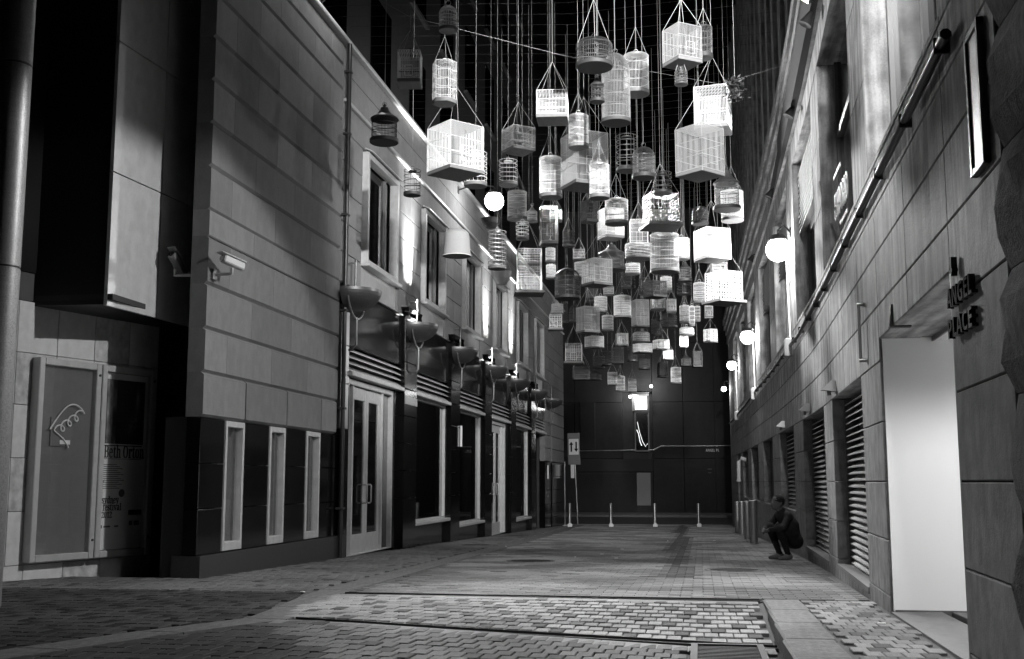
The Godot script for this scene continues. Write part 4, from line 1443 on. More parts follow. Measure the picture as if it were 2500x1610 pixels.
func k_lamp(called: String, label: String, pos: Vector3, wall: Vector3, energy: float, r: float) -> Node3D:
	var t := thing(called, label, "lamp", "spotlights by the lit sign" if called == "sign_spotlight" else "")
	var s := Shape.new()
	var prof := []
	for i in 9:
		var a := PI * i / 8.0
		prof.append(Vector2(sin(a) * r, -cos(a) * r))
	s.lathe(pos, prof, 16)
	put(s, "bulb", mats["lamp_glow"], t)
	s = Shape.new()
	s.tube([wall, pos + (wall - pos).normalized() * r], 0.02, 6)
	put(s, "arm", mats["iron"], t)
	lamp_light(t, pos, energy, r)
	return t

# ---------------------------------------------------------------- bowl sconces along the left shopfronts
func build_sconces() -> void:
	var ords := ["first, half hidden by the downpipe", "second, brightly lit", "third, unlit", "fourth, lit", "fifth, lit", "sixth, unlit", "seventh and farthest, unlit"]
	for k in 7:
		var d := 16.75 + 3.98 * k if k > 0 else 16.8
		var t := thing("bowl_sconce", "steel bowl sconce on the left shopfronts, %s" % ords[k], "sconce", "bowl sconces along the left building")
		var c := at(LEFT + 0.072, 2.6, d)
		var prof := []
		var inner := []
		for i in 13:
			var a := PI * 0.5 * i / 12.0
			prof.append(Vector2(0.5 * sin(a), 0.34 * (1.0 - cos(a))))
			inner.append(Vector2(0.488 * sin(a), 0.014 + 0.326 * (1.0 - cos(a))))
		inner.reverse()
		var s := Shape.new()   # half bowl standing out from the wall
		s.lathe(c, prof + inner, 28, -PI * 0.5, PI)
		put(s, "bowl", mats["sconce_steel"], t)
		s = Shape.new()   # cradle arc under the bowl
		var arc := []
		for i in 15:
			var a := -1.15 + 2.3 * i / 14.0
			arc.append(c + Vector3(0.12, 0.4 - 0.5 * cos(a), 0.5 * sin(a)))
		s.tube(arc, 0.014, 6)
		put(s, "cradle", mats["steel"], t)
		s = Shape.new()
		s.tube([c + Vector3(0.12, -0.08, 0), c + Vector3(0.12, -0.5, 0), c + Vector3(0.06, -0.58, 0), c + Vector3(0.0, -0.58, 0)], 0.022, 10)
		put(s, "stem", mats["sconce_steel"], t)
		s = Shape.new()
		s.tube([c + Vector3(0.06, 0.1, -0.1), c + Vector3(0.06, 0.85, -0.1)], 0.02, 8)
		put(s, "rod", mats["sconce_steel"], t)
		s = Shape.new()
		s.tube([c + Vector3(0.06, 0.8, -0.1), c + Vector3(-0.1, 0.8, -0.1)], 0.014, 6)
		put(s, "stay", mats["steel"], t)
		if k in [1, 3, 4]:
			var q := c + Vector3(0.13, 0.17, 0.05)
			s = Shape.new()
			s.lathe(q, [Vector2(0, -0.06), Vector2(0.05, -0.05), Vector2(0.06, 0.0), Vector2(0.05, 0.04), Vector2(0, 0.055)], 14)
			put(s, "bulb", mats["sconce_glow"], t)
			spot_light(t, q + Vector3(0, 0.07, 0), Vector3(-0.33, 1, 0), 240.0 if k == 1 else 200.0, 25.0, 0.05, 0.9)
			lamp_light(t, q, 1.6, 0.06)

# ---------------------------------------------------------------- flood lamps on the walls
func wall_lamp(label: String, pos: Vector3, wall: Vector3, energy: float, r := 0.13, beam := 0.0, aim := Vector3.ZERO, cone := 30.0, back := 0.0, back_aim := Vector3.ZERO) -> Node3D:
	var t := thing("wall_lamp", label, "lamp", "globe flood lamps on the walls")
	var prof := []
	for i in 11:
		var a := PI * i / 10.0
		prof.append(Vector2(sin(a) * r, -cos(a) * r))
	var s := Shape.new()
	s.lathe(pos, prof, 20)
	put(s, "globe", mats["lamp_glow"], t)
	s = Shape.new()
	s.lathe(pos + Vector3(0, r * 0.72, 0), [Vector2(r * 0.8, 0.0), Vector2(r * 0.85, 0.02), Vector2(r * 0.5, 0.1), Vector2(0.0, 0.11)], 20)
	put(s, "cap", mats["iron"], t)
	s = Shape.new()
	var top := pos + Vector3(0, r * 0.72 + 0.1, 0)
	s.tube([top, top + Vector3(0, 0.08, 0), top + (wall - pos) * 0.5 + Vector3(0, 0.16, 0), wall + Vector3(0, r * 0.7 + 0.14, 0)], 0.018, 8)
	put(s, "arm", mats["iron"], t)
	s = Shape.new()
	s.chbox(wall + Vector3(0, r * 0.7 + 0.14, 0), Vector3(0.04, 0.16, 0.12), 0.008)
	put(s, "wall_plate", mats["iron"], t)
	lamp_light(t, pos, energy, r)
	if beam > 0.0:
		spot_light(t, pos, aim - pos, beam, cone, r, 0.7)
	if back > 0.0:
		spot_light(t, pos, back_aim - pos, back, 15.0, r, 0.9)
	return t

func flood_lamp(label: String, pos: Vector3, wall: Vector3, aim: Vector3, energy: float, cone: float) -> void:
	var t := thing("flood_lamp", label, "lamp")
	var b := Basis.looking_at(aim.normalized(), Vector3.UP)
	var s := Shape.new()
	s.chbox(pos + b * Vector3(0, 0, 0.05), Vector3(0.34, 0.26, 0.1), 0.02, b)
	put(s, "housing", mats["iron"], t)
	s = Shape.new()
	s.chbox(pos + b * Vector3(0, 0.135, -0.04), Vector3(0.34, 0.012, 0.12), 0.004, b)
	put(s, "visor", mats["iron"], t)
	s = Shape.new()
	s.box(pos + b * Vector3(0, 0, -0.004), Vector3(0.3, 0.22, 0.006), b)
	put(s, "lens", mats["sconce_glow"], t)
	s = Shape.new()
	s.tube([pos + b * Vector3(0, 0, 0.1), wall], 0.02, 8)
	put(s, "bracket", mats["iron"], t)
	spot_light(t, pos + b * Vector3(0, 0, -0.02), aim, energy, cone, 0.1, 0.15)

func projector(label: String, pos: Vector3, wall: Vector3, aim: Vector3, energy: float, cone: float) -> void:
	var t := thing("projector_lamp", label, "lamp")
	var b := Basis.looking_at((aim - pos).normalized(), Vector3.UP)
	var s := Shape.new()
	s.lathe(pos, [Vector2(0.0, 0.3), Vector2(0.07, 0.28), Vector2(0.11, 0.02), Vector2(0.12, -0.02), Vector2(0.1, -0.02)], 24, 0, TAU, b * Basis(Vector3.RIGHT, PI * 0.5))
	put(s, "housing", mats["iron"], t)
	s = Shape.new()
	s.lathe(pos, [Vector2(0.0, 0.0), Vector2(0.1, 0.0)], 24, 0, TAU, b * Basis(Vector3.RIGHT, PI * 0.5))
	put(s, "lens", mats["sconce_glow"], t)
	s = Shape.new()
	s.tube([pos + b * Vector3(0, -0.12, 0.12), wall], 0.018, 8)
	put(s, "bracket", mats["iron"], t)
	spot_light(t, pos + b * Vector3(0, 0, -0.05), aim - pos, energy, cone, 0.1, 0.6)

func build_lamps() -> void:
	flood_lamp("flood lamp on the right wall shining across the lane", at(1.05, 4.72, 10.8), rp(0.0, 4.8, 10.8), Vector3(-0.62, -0.78, -0.03), 46.0, 46.0)
	projector("projector lamp on the right wall aimed at the cages", at(1.2, 5.15, 7.6), rp(0.0, 5.05, 7.4), at(-1.5, 4.6, 16.0), 220.0, 23.0)
	flood_lamp("flood lamp on the right wall shining down along it above the entry", at(1.15, 4.8, 7.2), rp(0.0, 4.9, 7.1), Vector3(0.03, -0.8, -0.6), 17.0, 48.0)
	wall_lamp("dazzling nearest wall lamp in view on the right wall", at(1.34, 3.78, 18.8), rp(0.0, 3.78, 18.8), 7.0, 0.2, 60.0, at(-1.6, 4.0, 27.0), 26.0)
	wall_lamp("second wall lamp in view along the right wall", at(1.24, 3.6, 28.9), rp(0.0, 3.6, 28.9), 6.0, 0.18, 50.0, at(-1.8, 3.5, 36.0), 26.0)
	wall_lamp("third wall lamp in view along the right wall", at(1.12, 3.9, 38.9), rp(0.0, 3.9, 38.9), 4.0, 0.16)
	wall_lamp("small fourth wall lamp at the end of the right wall", at(0.98, 3.6, 45.2), rp(0.0, 3.6, 45.2), 0.8, 0.1)
	wall_lamp("hanging lamp glaring beside the left parapet among the cages", at(-4.55, 6.4, 25.1), at(LEFT, 6.4, 25.1), 2.2, 0.22, 210.0, at(1.0, 2.6, 13.0), 22.0)
	wall_lamp("wall lamp above the near stone wall", at(-4.7, 7.4, 15.6), at(LEFT - 0.1, 6.9, 15.6), 0.7)

# ---------------------------------------------------------------- bollards and the traffic sign
func build_street_things() -> void:
	var k := 0
	var nth := ["first", "second", "third", "fourth"]
	for q in [[1.04, 34.2], [1.08, 31.6], [1.08, 28.0], [1.08, 24.8]]:
		var t := thing("steel_bollard", "thick steel bollard by the right wall, %s" % ["farthest of the row", "second farthest of the row", "second nearest of the row", "nearest of the row"][k], "bollard", "thick steel bollards by the right wall")
		t.position = at(q[0], ground(q[1]), q[1])
		var s := Shape.new()
		s.lathe(Vector3.ZERO, [Vector2(0.085, 0.0), Vector2(0.085, 0.885), Vector2(0.08, 0.897), Vector2(0.07, 0.9), Vector2(0, 0.9)], 32)
		put(s, "post", mats["steel"], t)
		s = Shape.new()
		s.lathe(Vector3.ZERO, [Vector2(0.15, 0.0), Vector2(0.15, 0.01), Vector2(0.086, 0.014)], 28)
		put(s, "base_plate", mats["iron"], t)
		k += 1
	k = 0
	for q in [[-4.77, 41.95], [-3.3, 42.45], [-1.71, 43.0], [-0.11, 43.55]]:
		var t := thing("slim_bollard", "slim steel bollard across the lane end, %s from the left" % nth[k], "bollard", "slim steel bollards across the lane end")
		t.position = at(q[0], ground(q[1]), q[1])
		var s := Shape.new()
		s.lathe(Vector3.ZERO, [Vector2(0.06, 0.0), Vector2(0.06, 0.84), Vector2(0.05, 0.86), Vector2(0, 0.86)], 24)
		put(s, "post", mats["steel"], t)
		s = Shape.new()
		s.lathe(Vector3(0.02, 0.05, 0.1), [Vector2(0, 0.03), Vector2(0.085, 0.03), Vector2(0.09, 0.02), Vector2(0.09, 0.0)], 24, 0, TAU, Basis(Vector3.RIGHT, PI * 0.5 - 0.25))
		put(s, "lock_disc", mats["pvc"], t)
		s = Shape.new()
		s.lathe(Vector3.ZERO, [Vector2(0.12, 0.0), Vector2(0.12, 0.012), Vector2(0.06, 0.016)], 20)
		put(s, "base_plate", mats["iron"], t)
		k += 1
	var sp := thing("traffic_sign", "two-way traffic sign with up and down arrows on a leaning pole", "sign")
	sp.position = at(-4.92, ground(46.2), 46.2)
	sp.rotation.z = 0.012
	var s := Shape.new()
	s.tube([Vector3(0, 0, 0), Vector3(-0.1, 3.6, 0)], 0.035, 10)
	put(s, "pole", mats["brushed"], sp)
	s = Shape.new()
	s.chbox(Vector3(-0.1, 3.2, 0.05), Vector3(0.5, 0.98, 0.015), 0.005)
	put(s, "back_plate", mats["alu_dark"], sp)
	s = Shape.new()
	s.chbox(Vector3(-0.1, 3.13, 0.068), Vector3(0.4, 0.64, 0.012), 0.004)
	put(s, "face", mats["sign_white"], sp)
	for a in [[-0.2, 1.0], [0.0, -1.0]]:
		s = Shape.new()
		s.box(Vector3(a[0], 3.13 - 0.05 * a[1], 0.077), Vector3(0.06, 0.3, 0.006))
		var y: float = 3.13 + 0.2 * a[1]
		var y2: float = 3.13 + 0.08 * a[1]
		s.hexa([Vector3(a[0] - 0.085, y2, 0.074), Vector3(a[0] + 0.085, y2, 0.074), Vector3(a[0] + 0.004, y, 0.074), Vector3(a[0] - 0.004, y, 0.074), Vector3(a[0] - 0.085, y2, 0.08), Vector3(a[0] + 0.085, y2, 0.08), Vector3(a[0] + 0.004, y, 0.08), Vector3(a[0] - 0.004, y, 0.08)])
		put(s, "arrow", mats["ink"], sp)
	s = Shape.new()
	s.chbox(Vector3(-0.09, 2.58, 0.045), Vector3(0.5, 0.34, 0.012), 0.004)
	put(s, "lower_plate", mats["alu_dark"], sp)
	s = Shape.new()
	s.chbox(Vector3(-0.17, 2.14, 0.04), Vector3(0.14, 0.54, 0.012), 0.004)
	put(s, "side_plate", mats["sign_white"], sp)
	var post := thing("thin_post", "thin upright post beside the last left shopfront", "post")
	s = Shape.new()
	s.tube([at(-5.1, ground(43.3), 43.3), at(-5.1, 0.75, 43.3)], 0.025, 8)
	put(s, "post", mats["brushed"], post)
	s = Shape.new()
	s.lathe(at(-5.1, ground(43.3), 43.3), [Vector2(0.09, 0), Vector2(0.09, 0.03), Vector2(0.03, 0.05)], 14)
	put(s, "base", mats["pvc"], post)

# kind, finish, x, bottom, distance, width, height, turn, label
const CAGES := [
	["box", "w", -3.28, 4.62, 12.5, 0.26, 0.39, 8, "small white square cage with grey tray, nearest the left roof edge at the top"],
	["dome", "w", -2.71, 5.05, 12.0, 0.20, 0.30, 0, "little dome-topped white cage at the very top of the picture"],
	["hex", "w", -3.09, 4.72, 13.5, 0.31, 0.54, 0, "bright six-sided tall white cage hanging just under the little dome cage"],
	["box", "w", -3.27, 4.22, 15.0, 0.56, 0.67, 48, "biggest white box cage, turned corner-on, with a black tray below"],
	["box", "g", -2.54, 4.80, 16.0, 0.36, 0.35, 38, "pale flat box cage turned corner-on, right of the biggest white box cage"],
	["bell", "d", -4.01, 4.41, 14.0, 0.33, 0.49, 0, "dim bell-shaped cage hanging before the left wall coping, farthest left of all"],
	["hoop", "d", -4.01, 4.08, 15.5, 0.24, 0.37, 0, "small dark open hoop cage in front of the first upper window"],
	["cover", "w", -3.89, 3.68, 18.0, 0.47, 0.45, 0, "cloth-covered round cage with pale underside before the left windows"],
	["box", "w", -1.84, 4.75, 14.5, 0.40, 0.37, 4, "wide low white cage with bold upright bars and a grey tray"],
	["hoop", "w", -3.03, 4.84, 18.0, 0.30, 0.42, 0, "open hoop cylinder with a white lid, above the hanging lamp"],
	["hoop", "w", -3.18, 4.31, 16.0, 0.33, 0.50, 0, "hoop cage with a spoked round floor, behind the biggest white box cage"],
	["cyl", "w", -2.13, 4.22, 16.5, 0.34, 0.64, 0, "white striped cylinder cage with dark conical cup below"],
	["cyl", "w", -1.60, 4.67, 15.5, 0.28, 0.49, 0, "slim white tapering cage hanging in front of the big grey box cage"],
	["box", "g", -1.57, 4.22, 16.0, 0.51, 0.78, 32, "big grey box cage behind the slim white tapering cage"],
	["cyl", "g", -1.27, 3.80, 15.0, 0.27, 0.49, 0, "pale cylinder cage overlapping the big grey box cage at its lower right"],
	["drum", "d", -1.19, 5.08, 13.5, 0.45, 0.38, 0, "wide dark drum cage with pale flat floor near the top"],
	["dome", "b", -1.00, 4.68, 14.5, 0.38, 0.96, 0, "tall dark wooden cage with arched door and domed top"],
	["cyl", "g", -0.75, 5.23, 15.0, 0.34, 0.58, 0, "round grey cage with gleaming clips beside the tall wooden cage"],
	["bell", "d", -1.20, 4.81, 14.0, 0.16, 0.34, 0, "small dark pointed cage half hidden behind the tall wooden cage"],
	["box", "g", -0.11, 5.05, 13.5, 0.34, 0.46, 36, "grey box cage with a white tray edge at the top right"],
	["cyl", "d", 0.16, 5.31, 14.0, 0.21, 0.43, 0, "dark slim cylinder cage right behind the grey box cage at top right"],
	["cyl", "d", -0.13, 4.80, 13.5, 0.15, 0.17, 0, "tiny dark cylinder cage under the grey box cage at top right"],
	["box", "w", 0.27, 4.65, 15.0, 0.43, 0.58, -10, "tall box cage with bold white bars near the right cornice"],
	["box", "g", 0.08, 3.91, 14.5, 0.44, 0.63, 50, "large fine-wired box cage turned corner-on under the bold-barred one"],
	["bell", "d", 0.48, 4.05, 17.0, 0.36, 0.62, 0, "black ornate pagoda cage with bright glints near the right cornice"],
	["cyl", "w", 0.62, 4.33, 19.0, 0.37, 0.53, 0, "bright white cylinder cage behind the black pagoda cage"],
	["hoop", "d", -0.95, 4.44, 16.0, 0.29, 0.52, 0, "dark hoop cylinder hanging below the tall wooden cage"],
	["dome", "d", -0.69, 4.19, 15.5, 0.31, 0.45, 0, "dark tangled dome cage right of the dark hoop cylinder"],
	["cyl", "g", -3.04, 4.49, 19.0, 0.33, 0.52, 0, "glassy drum cage with bright band just right of the hanging lamp"],
	["hoop", "w", -2.87, 4.03, 18.5, 0.21, 0.29, 0, "small ringed cage hanging under the glassy drum cage"],
	["bell", "g", -2.85, 4.56, 19.5, 0.17, 0.28, 0, "small jar-shaped cage right of the glassy drum cage"],
	["hoop", "g", -3.30, 3.54, 18.5, 0.30, 0.64, 0, "tall swirl of wire hoops below the hanging lamp"],
	["tray", "g", -2.98, 3.34, 20.0, 0.43, 0.81, 12, "large flat grey cage with many level bars beside the left windows"],
	["cyl", "w", -2.72, 4.12, 21.0, 0.18, 0.28, 0, "tiny bright cylinder cage right of the large flat grey cage, upper one"],
	["cyl", "w", -2.84, 3.98, 22.0, 0.19, 0.29, 0, "tiny bright cylinder cage right of the large flat grey cage, lower one"],
	["box", "d", -2.49, 4.03, 19.0, 0.28, 0.66, 15, "tall dark mesh box cage under the striped cylinder cage"],
	["box", "w", -2.49, 4.68, 20.0, 0.21, 0.19, 10, "small pale box cage overlapping the tall dark mesh box cage"],
	["box", "g", -2.28, 4.34, 22.0, 0.23, 0.20, 5, "small grey box with a bright round glint above a white cylinder"],
	["cyl", "w", -2.29, 4.06, 22.5, 0.27, 0.34, 0, "white cylinder cage directly below the small grey box with a glint"],
	["dome", "d", -2.46, 3.49, 21.5, 0.48, 0.60, 0, "black dome cage with a bright rim left of the white cylinder pair"],
	["box", "g", -1.84, 3.64, 21.0, 0.41, 0.49, 40, "grey box cage with broad slanting floor below the bell-roofed lantern cage"],
	["bell", "b", -1.63, 4.11, 22.0, 0.47, 0.52, 0, "lantern cage with flared bell roof and fine upright bars"],
	["box", "w", -1.53, 4.42, 20.5, 0.36, 0.55, 30, "dazzling white box cage above the bell-roofed lantern cage"],
	["cyl", "g", -1.25, 4.12, 18.0, 0.37, 0.42, 0, "round cage with dark disc floor in front of the dazzling white box"],
	["box", "w", -1.02, 4.23, 20.5, 0.32, 0.51, 6, "white mesh box cage with a dark tray, right of the dazzling one"],
	["cyl", "w", -1.01, 3.93, 20.0, 0.47, 0.28, 0, "shallow round cage on a wide dark plate"],
	["cyl", "w", -1.31, 4.30, 23.5, 0.31, 0.23, 0, "small white cylinder cage under the wide dark plate"],
	["tray", "d", -0.54, 4.03, 18.0, 0.46, 0.54, 20, "dark open cage on a big black slab tray"],
	["cyl", "w", -0.52, 3.49, 19.0, 0.48, 0.68, 0, "biggest pale cylinder cage with three bright glints, below the black slab tray"],
	["cyl", "w", -0.27, 4.29, 22.0, 0.30, 0.43, 0, "white cylinder cage partly behind the biggest pale cylinder"],
	["box", "w", 0.29, 3.86, 20.0, 0.47, 0.55, 28, "large pale box cage with white tray lip left of the bright wall lamp"],
	["bell", "d", -0.22, 3.94, 22.5, 0.24, 0.40, 0, "small dark bell cage under the white cylinder by the pale box"],
	["box", "w", 0.46, 4.10, 23.5, 0.30, 0.37, 10, "pale box cage right below the large pale box cage"],
	["tray", "w", 0.51, 3.32, 21.5, 0.49, 0.59, 35, "wide white barred cage on a broad tilted tray nearest the right wall"],
	["cyl", "w", -0.66, 4.15, 25.0, 0.25, 0.35, 0, "bright small cylinder cage under the biggest pale cylinder"],
	["hoop", "d", -0.26, 3.92, 24.0, 0.29, 0.24, 0, "dark small hoop cage left of the round pale cage in the right cluster"],
	["box", "d", -0.81, 3.63, 22.5, 0.33, 0.32, 38, "black box cage with a dark slanting floor in the middle cluster"],
	["cyl", "w", 0.06, 3.65, 23.5, 0.25, 0.44, 0, "pale round cage just left of the wide white barred cage"],
	["box", "g", -0.90, 3.98, 26.5, 0.30, 0.27, 12, "grey low box cage under the black slanting-floor cage"],
	["box", "w", -0.61, 4.06, 27.5, 0.21, 0.32, 8, "small bright box cage right of the grey low box cage"],
	["dome", "d", -0.67, 3.76, 28.0, 0.37, 0.39, 0, "black dome lantern under the small bright box cage"],
	["cyl", "g", -0.30, 3.80, 27.5, 0.23, 0.44, 0, "first of three slim cages side by side right of the black dome lantern"],
	["cyl", "w", -0.13, 4.06, 30.0, 0.14, 0.54, 0, "second of three slim cages side by side right of the black dome lantern"],
	["cyl", "g", 0.01, 4.25, 30.5, 0.15, 0.42, 0, "third of three slim cages side by side right of the black dome lantern"],
	["box", "w", 0.29, 4.06, 28.5, 0.19, 0.29, 5, "bright small box cage below the broad tilted tray"],
	["box", "w", 0.32, 3.43, 28.5, 0.24, 0.33, 40, "white box cage hanging alone left of the middle wall lamp"],
	["drum", "w", -0.28, 3.88, 30.5, 0.38, 0.23, 0, "squat pale drum cage above the small pale box in the right cluster"],
	["box", "g", -0.37, 3.61, 31.0, 0.19, 0.33, 12, "small pale box cage under the squat pale drum cage"],
	["cyl", "g", -3.21, 3.86, 26.0, 0.27, 0.25, 0, "grey cylinder cage above the small white-roofed box cage at left"],
	["tray", "w", -3.19, 3.42, 25.5, 0.27, 0.35, 8, "small white-roofed box cage beside the last left windows"],
	["cyl", "d", -3.25, 3.94, 28.0, 0.12, 0.51, 0, "thin dark cage right of the grey cylinder over the white-roofed box"],
	["box", "g", -2.45, 3.34, 25.5, 0.39, 0.59, 35, "large dim box cage with level wires, left middle of the lower cluster"],
	["cyl", "w", -2.20, 3.88, 26.0, 0.29, 0.38, 0, "pale cylinder cage above the large dim box cage"],
	["box", "w", -2.05, 4.36, 26.5, 0.23, 0.19, 8, "little bright box cage under the broad slanting floor"],
	["cyl", "w", -2.20, 3.71, 28.0, 0.28, 0.40, 0, "bright two-banded cylinder cage in the centre of the lower cluster"],
	["cyl", "w", -1.67, 3.67, 25.5, 0.39, 0.52, 0, "stout pale cylinder cage with bright glints in the lower centre"],
	["box", "g", -1.29, 3.51, 26.0, 0.31, 0.63, 25, "tall dim mesh box cage right of the stout pale cylinder"],
	["box", "g", -2.72, 3.52, 30.0, 0.37, 0.31, 36, "grey low box cage with bent white rod, under the large dim box cage"],
	["box", "g", -1.95, 3.50, 29.5, 0.28, 0.33, 15, "pale cube cage hanging on two strings in the lower centre"],
	["drum", "g", -1.47, 3.66, 30.0, 0.44, 0.29, 0, "drum cage with bright slanted rungs at the lower centre"],
	["tray", "g", -3.27, 3.11, 30.0, 0.43, 0.53, 4, "grey cage of level wires with bright floor line, lowest at left"],
	["box", "g", -1.49, 3.48, 31.0, 0.38, 0.25, 33, "long grey box cage under the drum with slanted rungs"],
	["box", "w", -1.02, 3.67, 32.0, 0.35, 0.28, 25, "pale box cage right of the long grey box cage"],
	["box", "w", -0.84, 3.44, 32.5, 0.22, 0.27, 20, "small pale box cage tucked under the pale box right of the long grey one"],
	["cyl", "d", -1.88, 3.46, 33.0, 0.27, 0.49, 0, "dark glinting cylinder cage left under the long grey box cage"],
	["bell", "d", -0.35, 3.35, 33.5, 0.29, 0.34, 0, "faint jar-shaped cage low on the right"],
	["cyl", "w", -0.70, 3.05, 36.0, 0.32, 0.53, 0, "bright cylinder cage hanging alone, low against the dark end of the lane"],
	["box", "d", -3.59, 3.12, 35.0, 0.50, 0.39, 10, "dim box cage in the dark below the lowest grey level-wired cage"],
	["dome", "d", -3.32, 3.25, 36.5, 0.45, 0.29, 0, "dim low dome cage next to the dim box cage"],
	["box", "w", -2.77, 3.12, 37.0, 0.30, 0.41, 4, "square wire cage just above the lit sign at the far end"],
	["cyl", "w", -2.55, 2.94, 37.5, 0.30, 0.53, 0, "shoulder-topped cylinder cage right of the lit sign at the far end"],
	["cyl", "g", -2.21, 2.97, 38.5, 0.28, 0.49, 0, "lowest slim cylinder cage, right of the shoulder-topped one"],
	["box", "d", -2.28, 3.35, 32.5, 0.33, 0.46, 5, "black outlined box cage below the pale cube cage"],
	["cyl", "d", -1.11, 4.03, 24.5, 0.25, 0.36, 0, "dim slim cage behind the bright small cylinder under the biggest pale one"],
	["box", "d", -2.45, 4.20, 26.5, 0.24, 0.41, 20, "dim box cage lost between the black dome cage and the lower centre"],
	["dome", "d", -2.96, 3.88, 27.5, 0.28, 0.43, 0, "dim little dome cage left of the large dim box cage"],
	["cyl", "d", -1.49, 4.27, 25.0, 0.29, 0.34, 0, "dim round cage under the bell-roofed lantern cage"],
	["cyl", "d", -1.09, 3.96, 31.0, 0.31, 0.45, 0, "dim slim cage under the grey low box cage"],
	["hoop", "d", -2.72, 3.50, 34.5, 0.35, 0.44, 0, "dim hoop cage hanging low in the centre gap"],
	["dome", "d", -1.64, 3.42, 35.0, 0.33, 0.41, 0, "dim dome cage low under the long grey box cage"],
	["box", "d", -1.11, 3.26, 36.0, 0.27, 0.45, 18, "dim box cage left of the lone bright cylinder cage"],
	["cyl", "d", -3.04, 3.48, 35.0, 0.36, 0.38, 0, "dim cylinder cage right of the lowest level-wired cage"],
	["box", "d", -0.02, 3.36, 34.0, 0.25, 0.47, 10, "dim box cage low by the right wall, under the lone white box"],
	["hoop", "d", -0.49, 4.47, 17.5, 0.28, 0.33, 0, "dim open hoop cage above the dark slab-tray cage"],
	["box", "d", -1.82, 4.51, 19.5, 0.22, 0.39, 30, "dim box cage behind the gap left of the dazzling white box"],
	["dome", "d", 0.09, 4.41, 19.5, 0.28, 0.32, 0, "dim dome cage left of the bright cylinder by the cornice"],
	["cyl", "d", -2.37, 4.41, 21.0, 0.22, 0.31, 0, "dim slim cage above the small grey box with a glint"],
	["pan", "d", -3.60, 4.47, 19.5, 0.37, 0.18, 0, "dark shallow hanging pan just under the glaring hanging lamp"],
	["pan", "b", -3.66, 3.70, 21.0, 0.39, 0.27, 0, "dark hanging bowl below the tall swirl of wire hoops"],
	["plant", "d", 0.55, 4.92, 14.5, 0.18, 0.27, 0, "ragged hanging plant beside the tall bold-barred cage"],
]

# ---------------------------------------------------------------- the hanging cages
const NET := 8.6

func build_cages() -> void:
	var rows := {}
	for c in CAGES:
		rows[snappedf(c[4], 0.1)] = true
		cage(c[0], c[1], Vector3(c[2], c[3], -c[4]), c[5], c[6], c[7], c[8])
	var net := thing("wire_net", "net of thin steel wires stretched across the lane above the cages", "wire net")
	for d in rows:
		var s := Shape.new()
		s.bar(at(-6.6, NET + 0.25, d), at(-2.2, NET, d), 0.002)
		s.bar(at(-2.2, NET, d), at(right_x(d) + 0.95, NET + 0.25, d), 0.002)
		put(s, "span_wire", mats["wire_d"], net)
	var g := thing("guy_wire", "single thin wire slanting across between the top cages", "wire")
	var s := Shape.new()
	s.tube([at(-6.6, 7.6, 12.6), at(-3.42, 5.69, 13.0), at(-1.6, 5.45, 14.0), at(0.395, 5.49, 15.5), at(1.55, 6.1, 16.4)], 0.0018, 4)
	put(s, "wire", mats["string"], g)

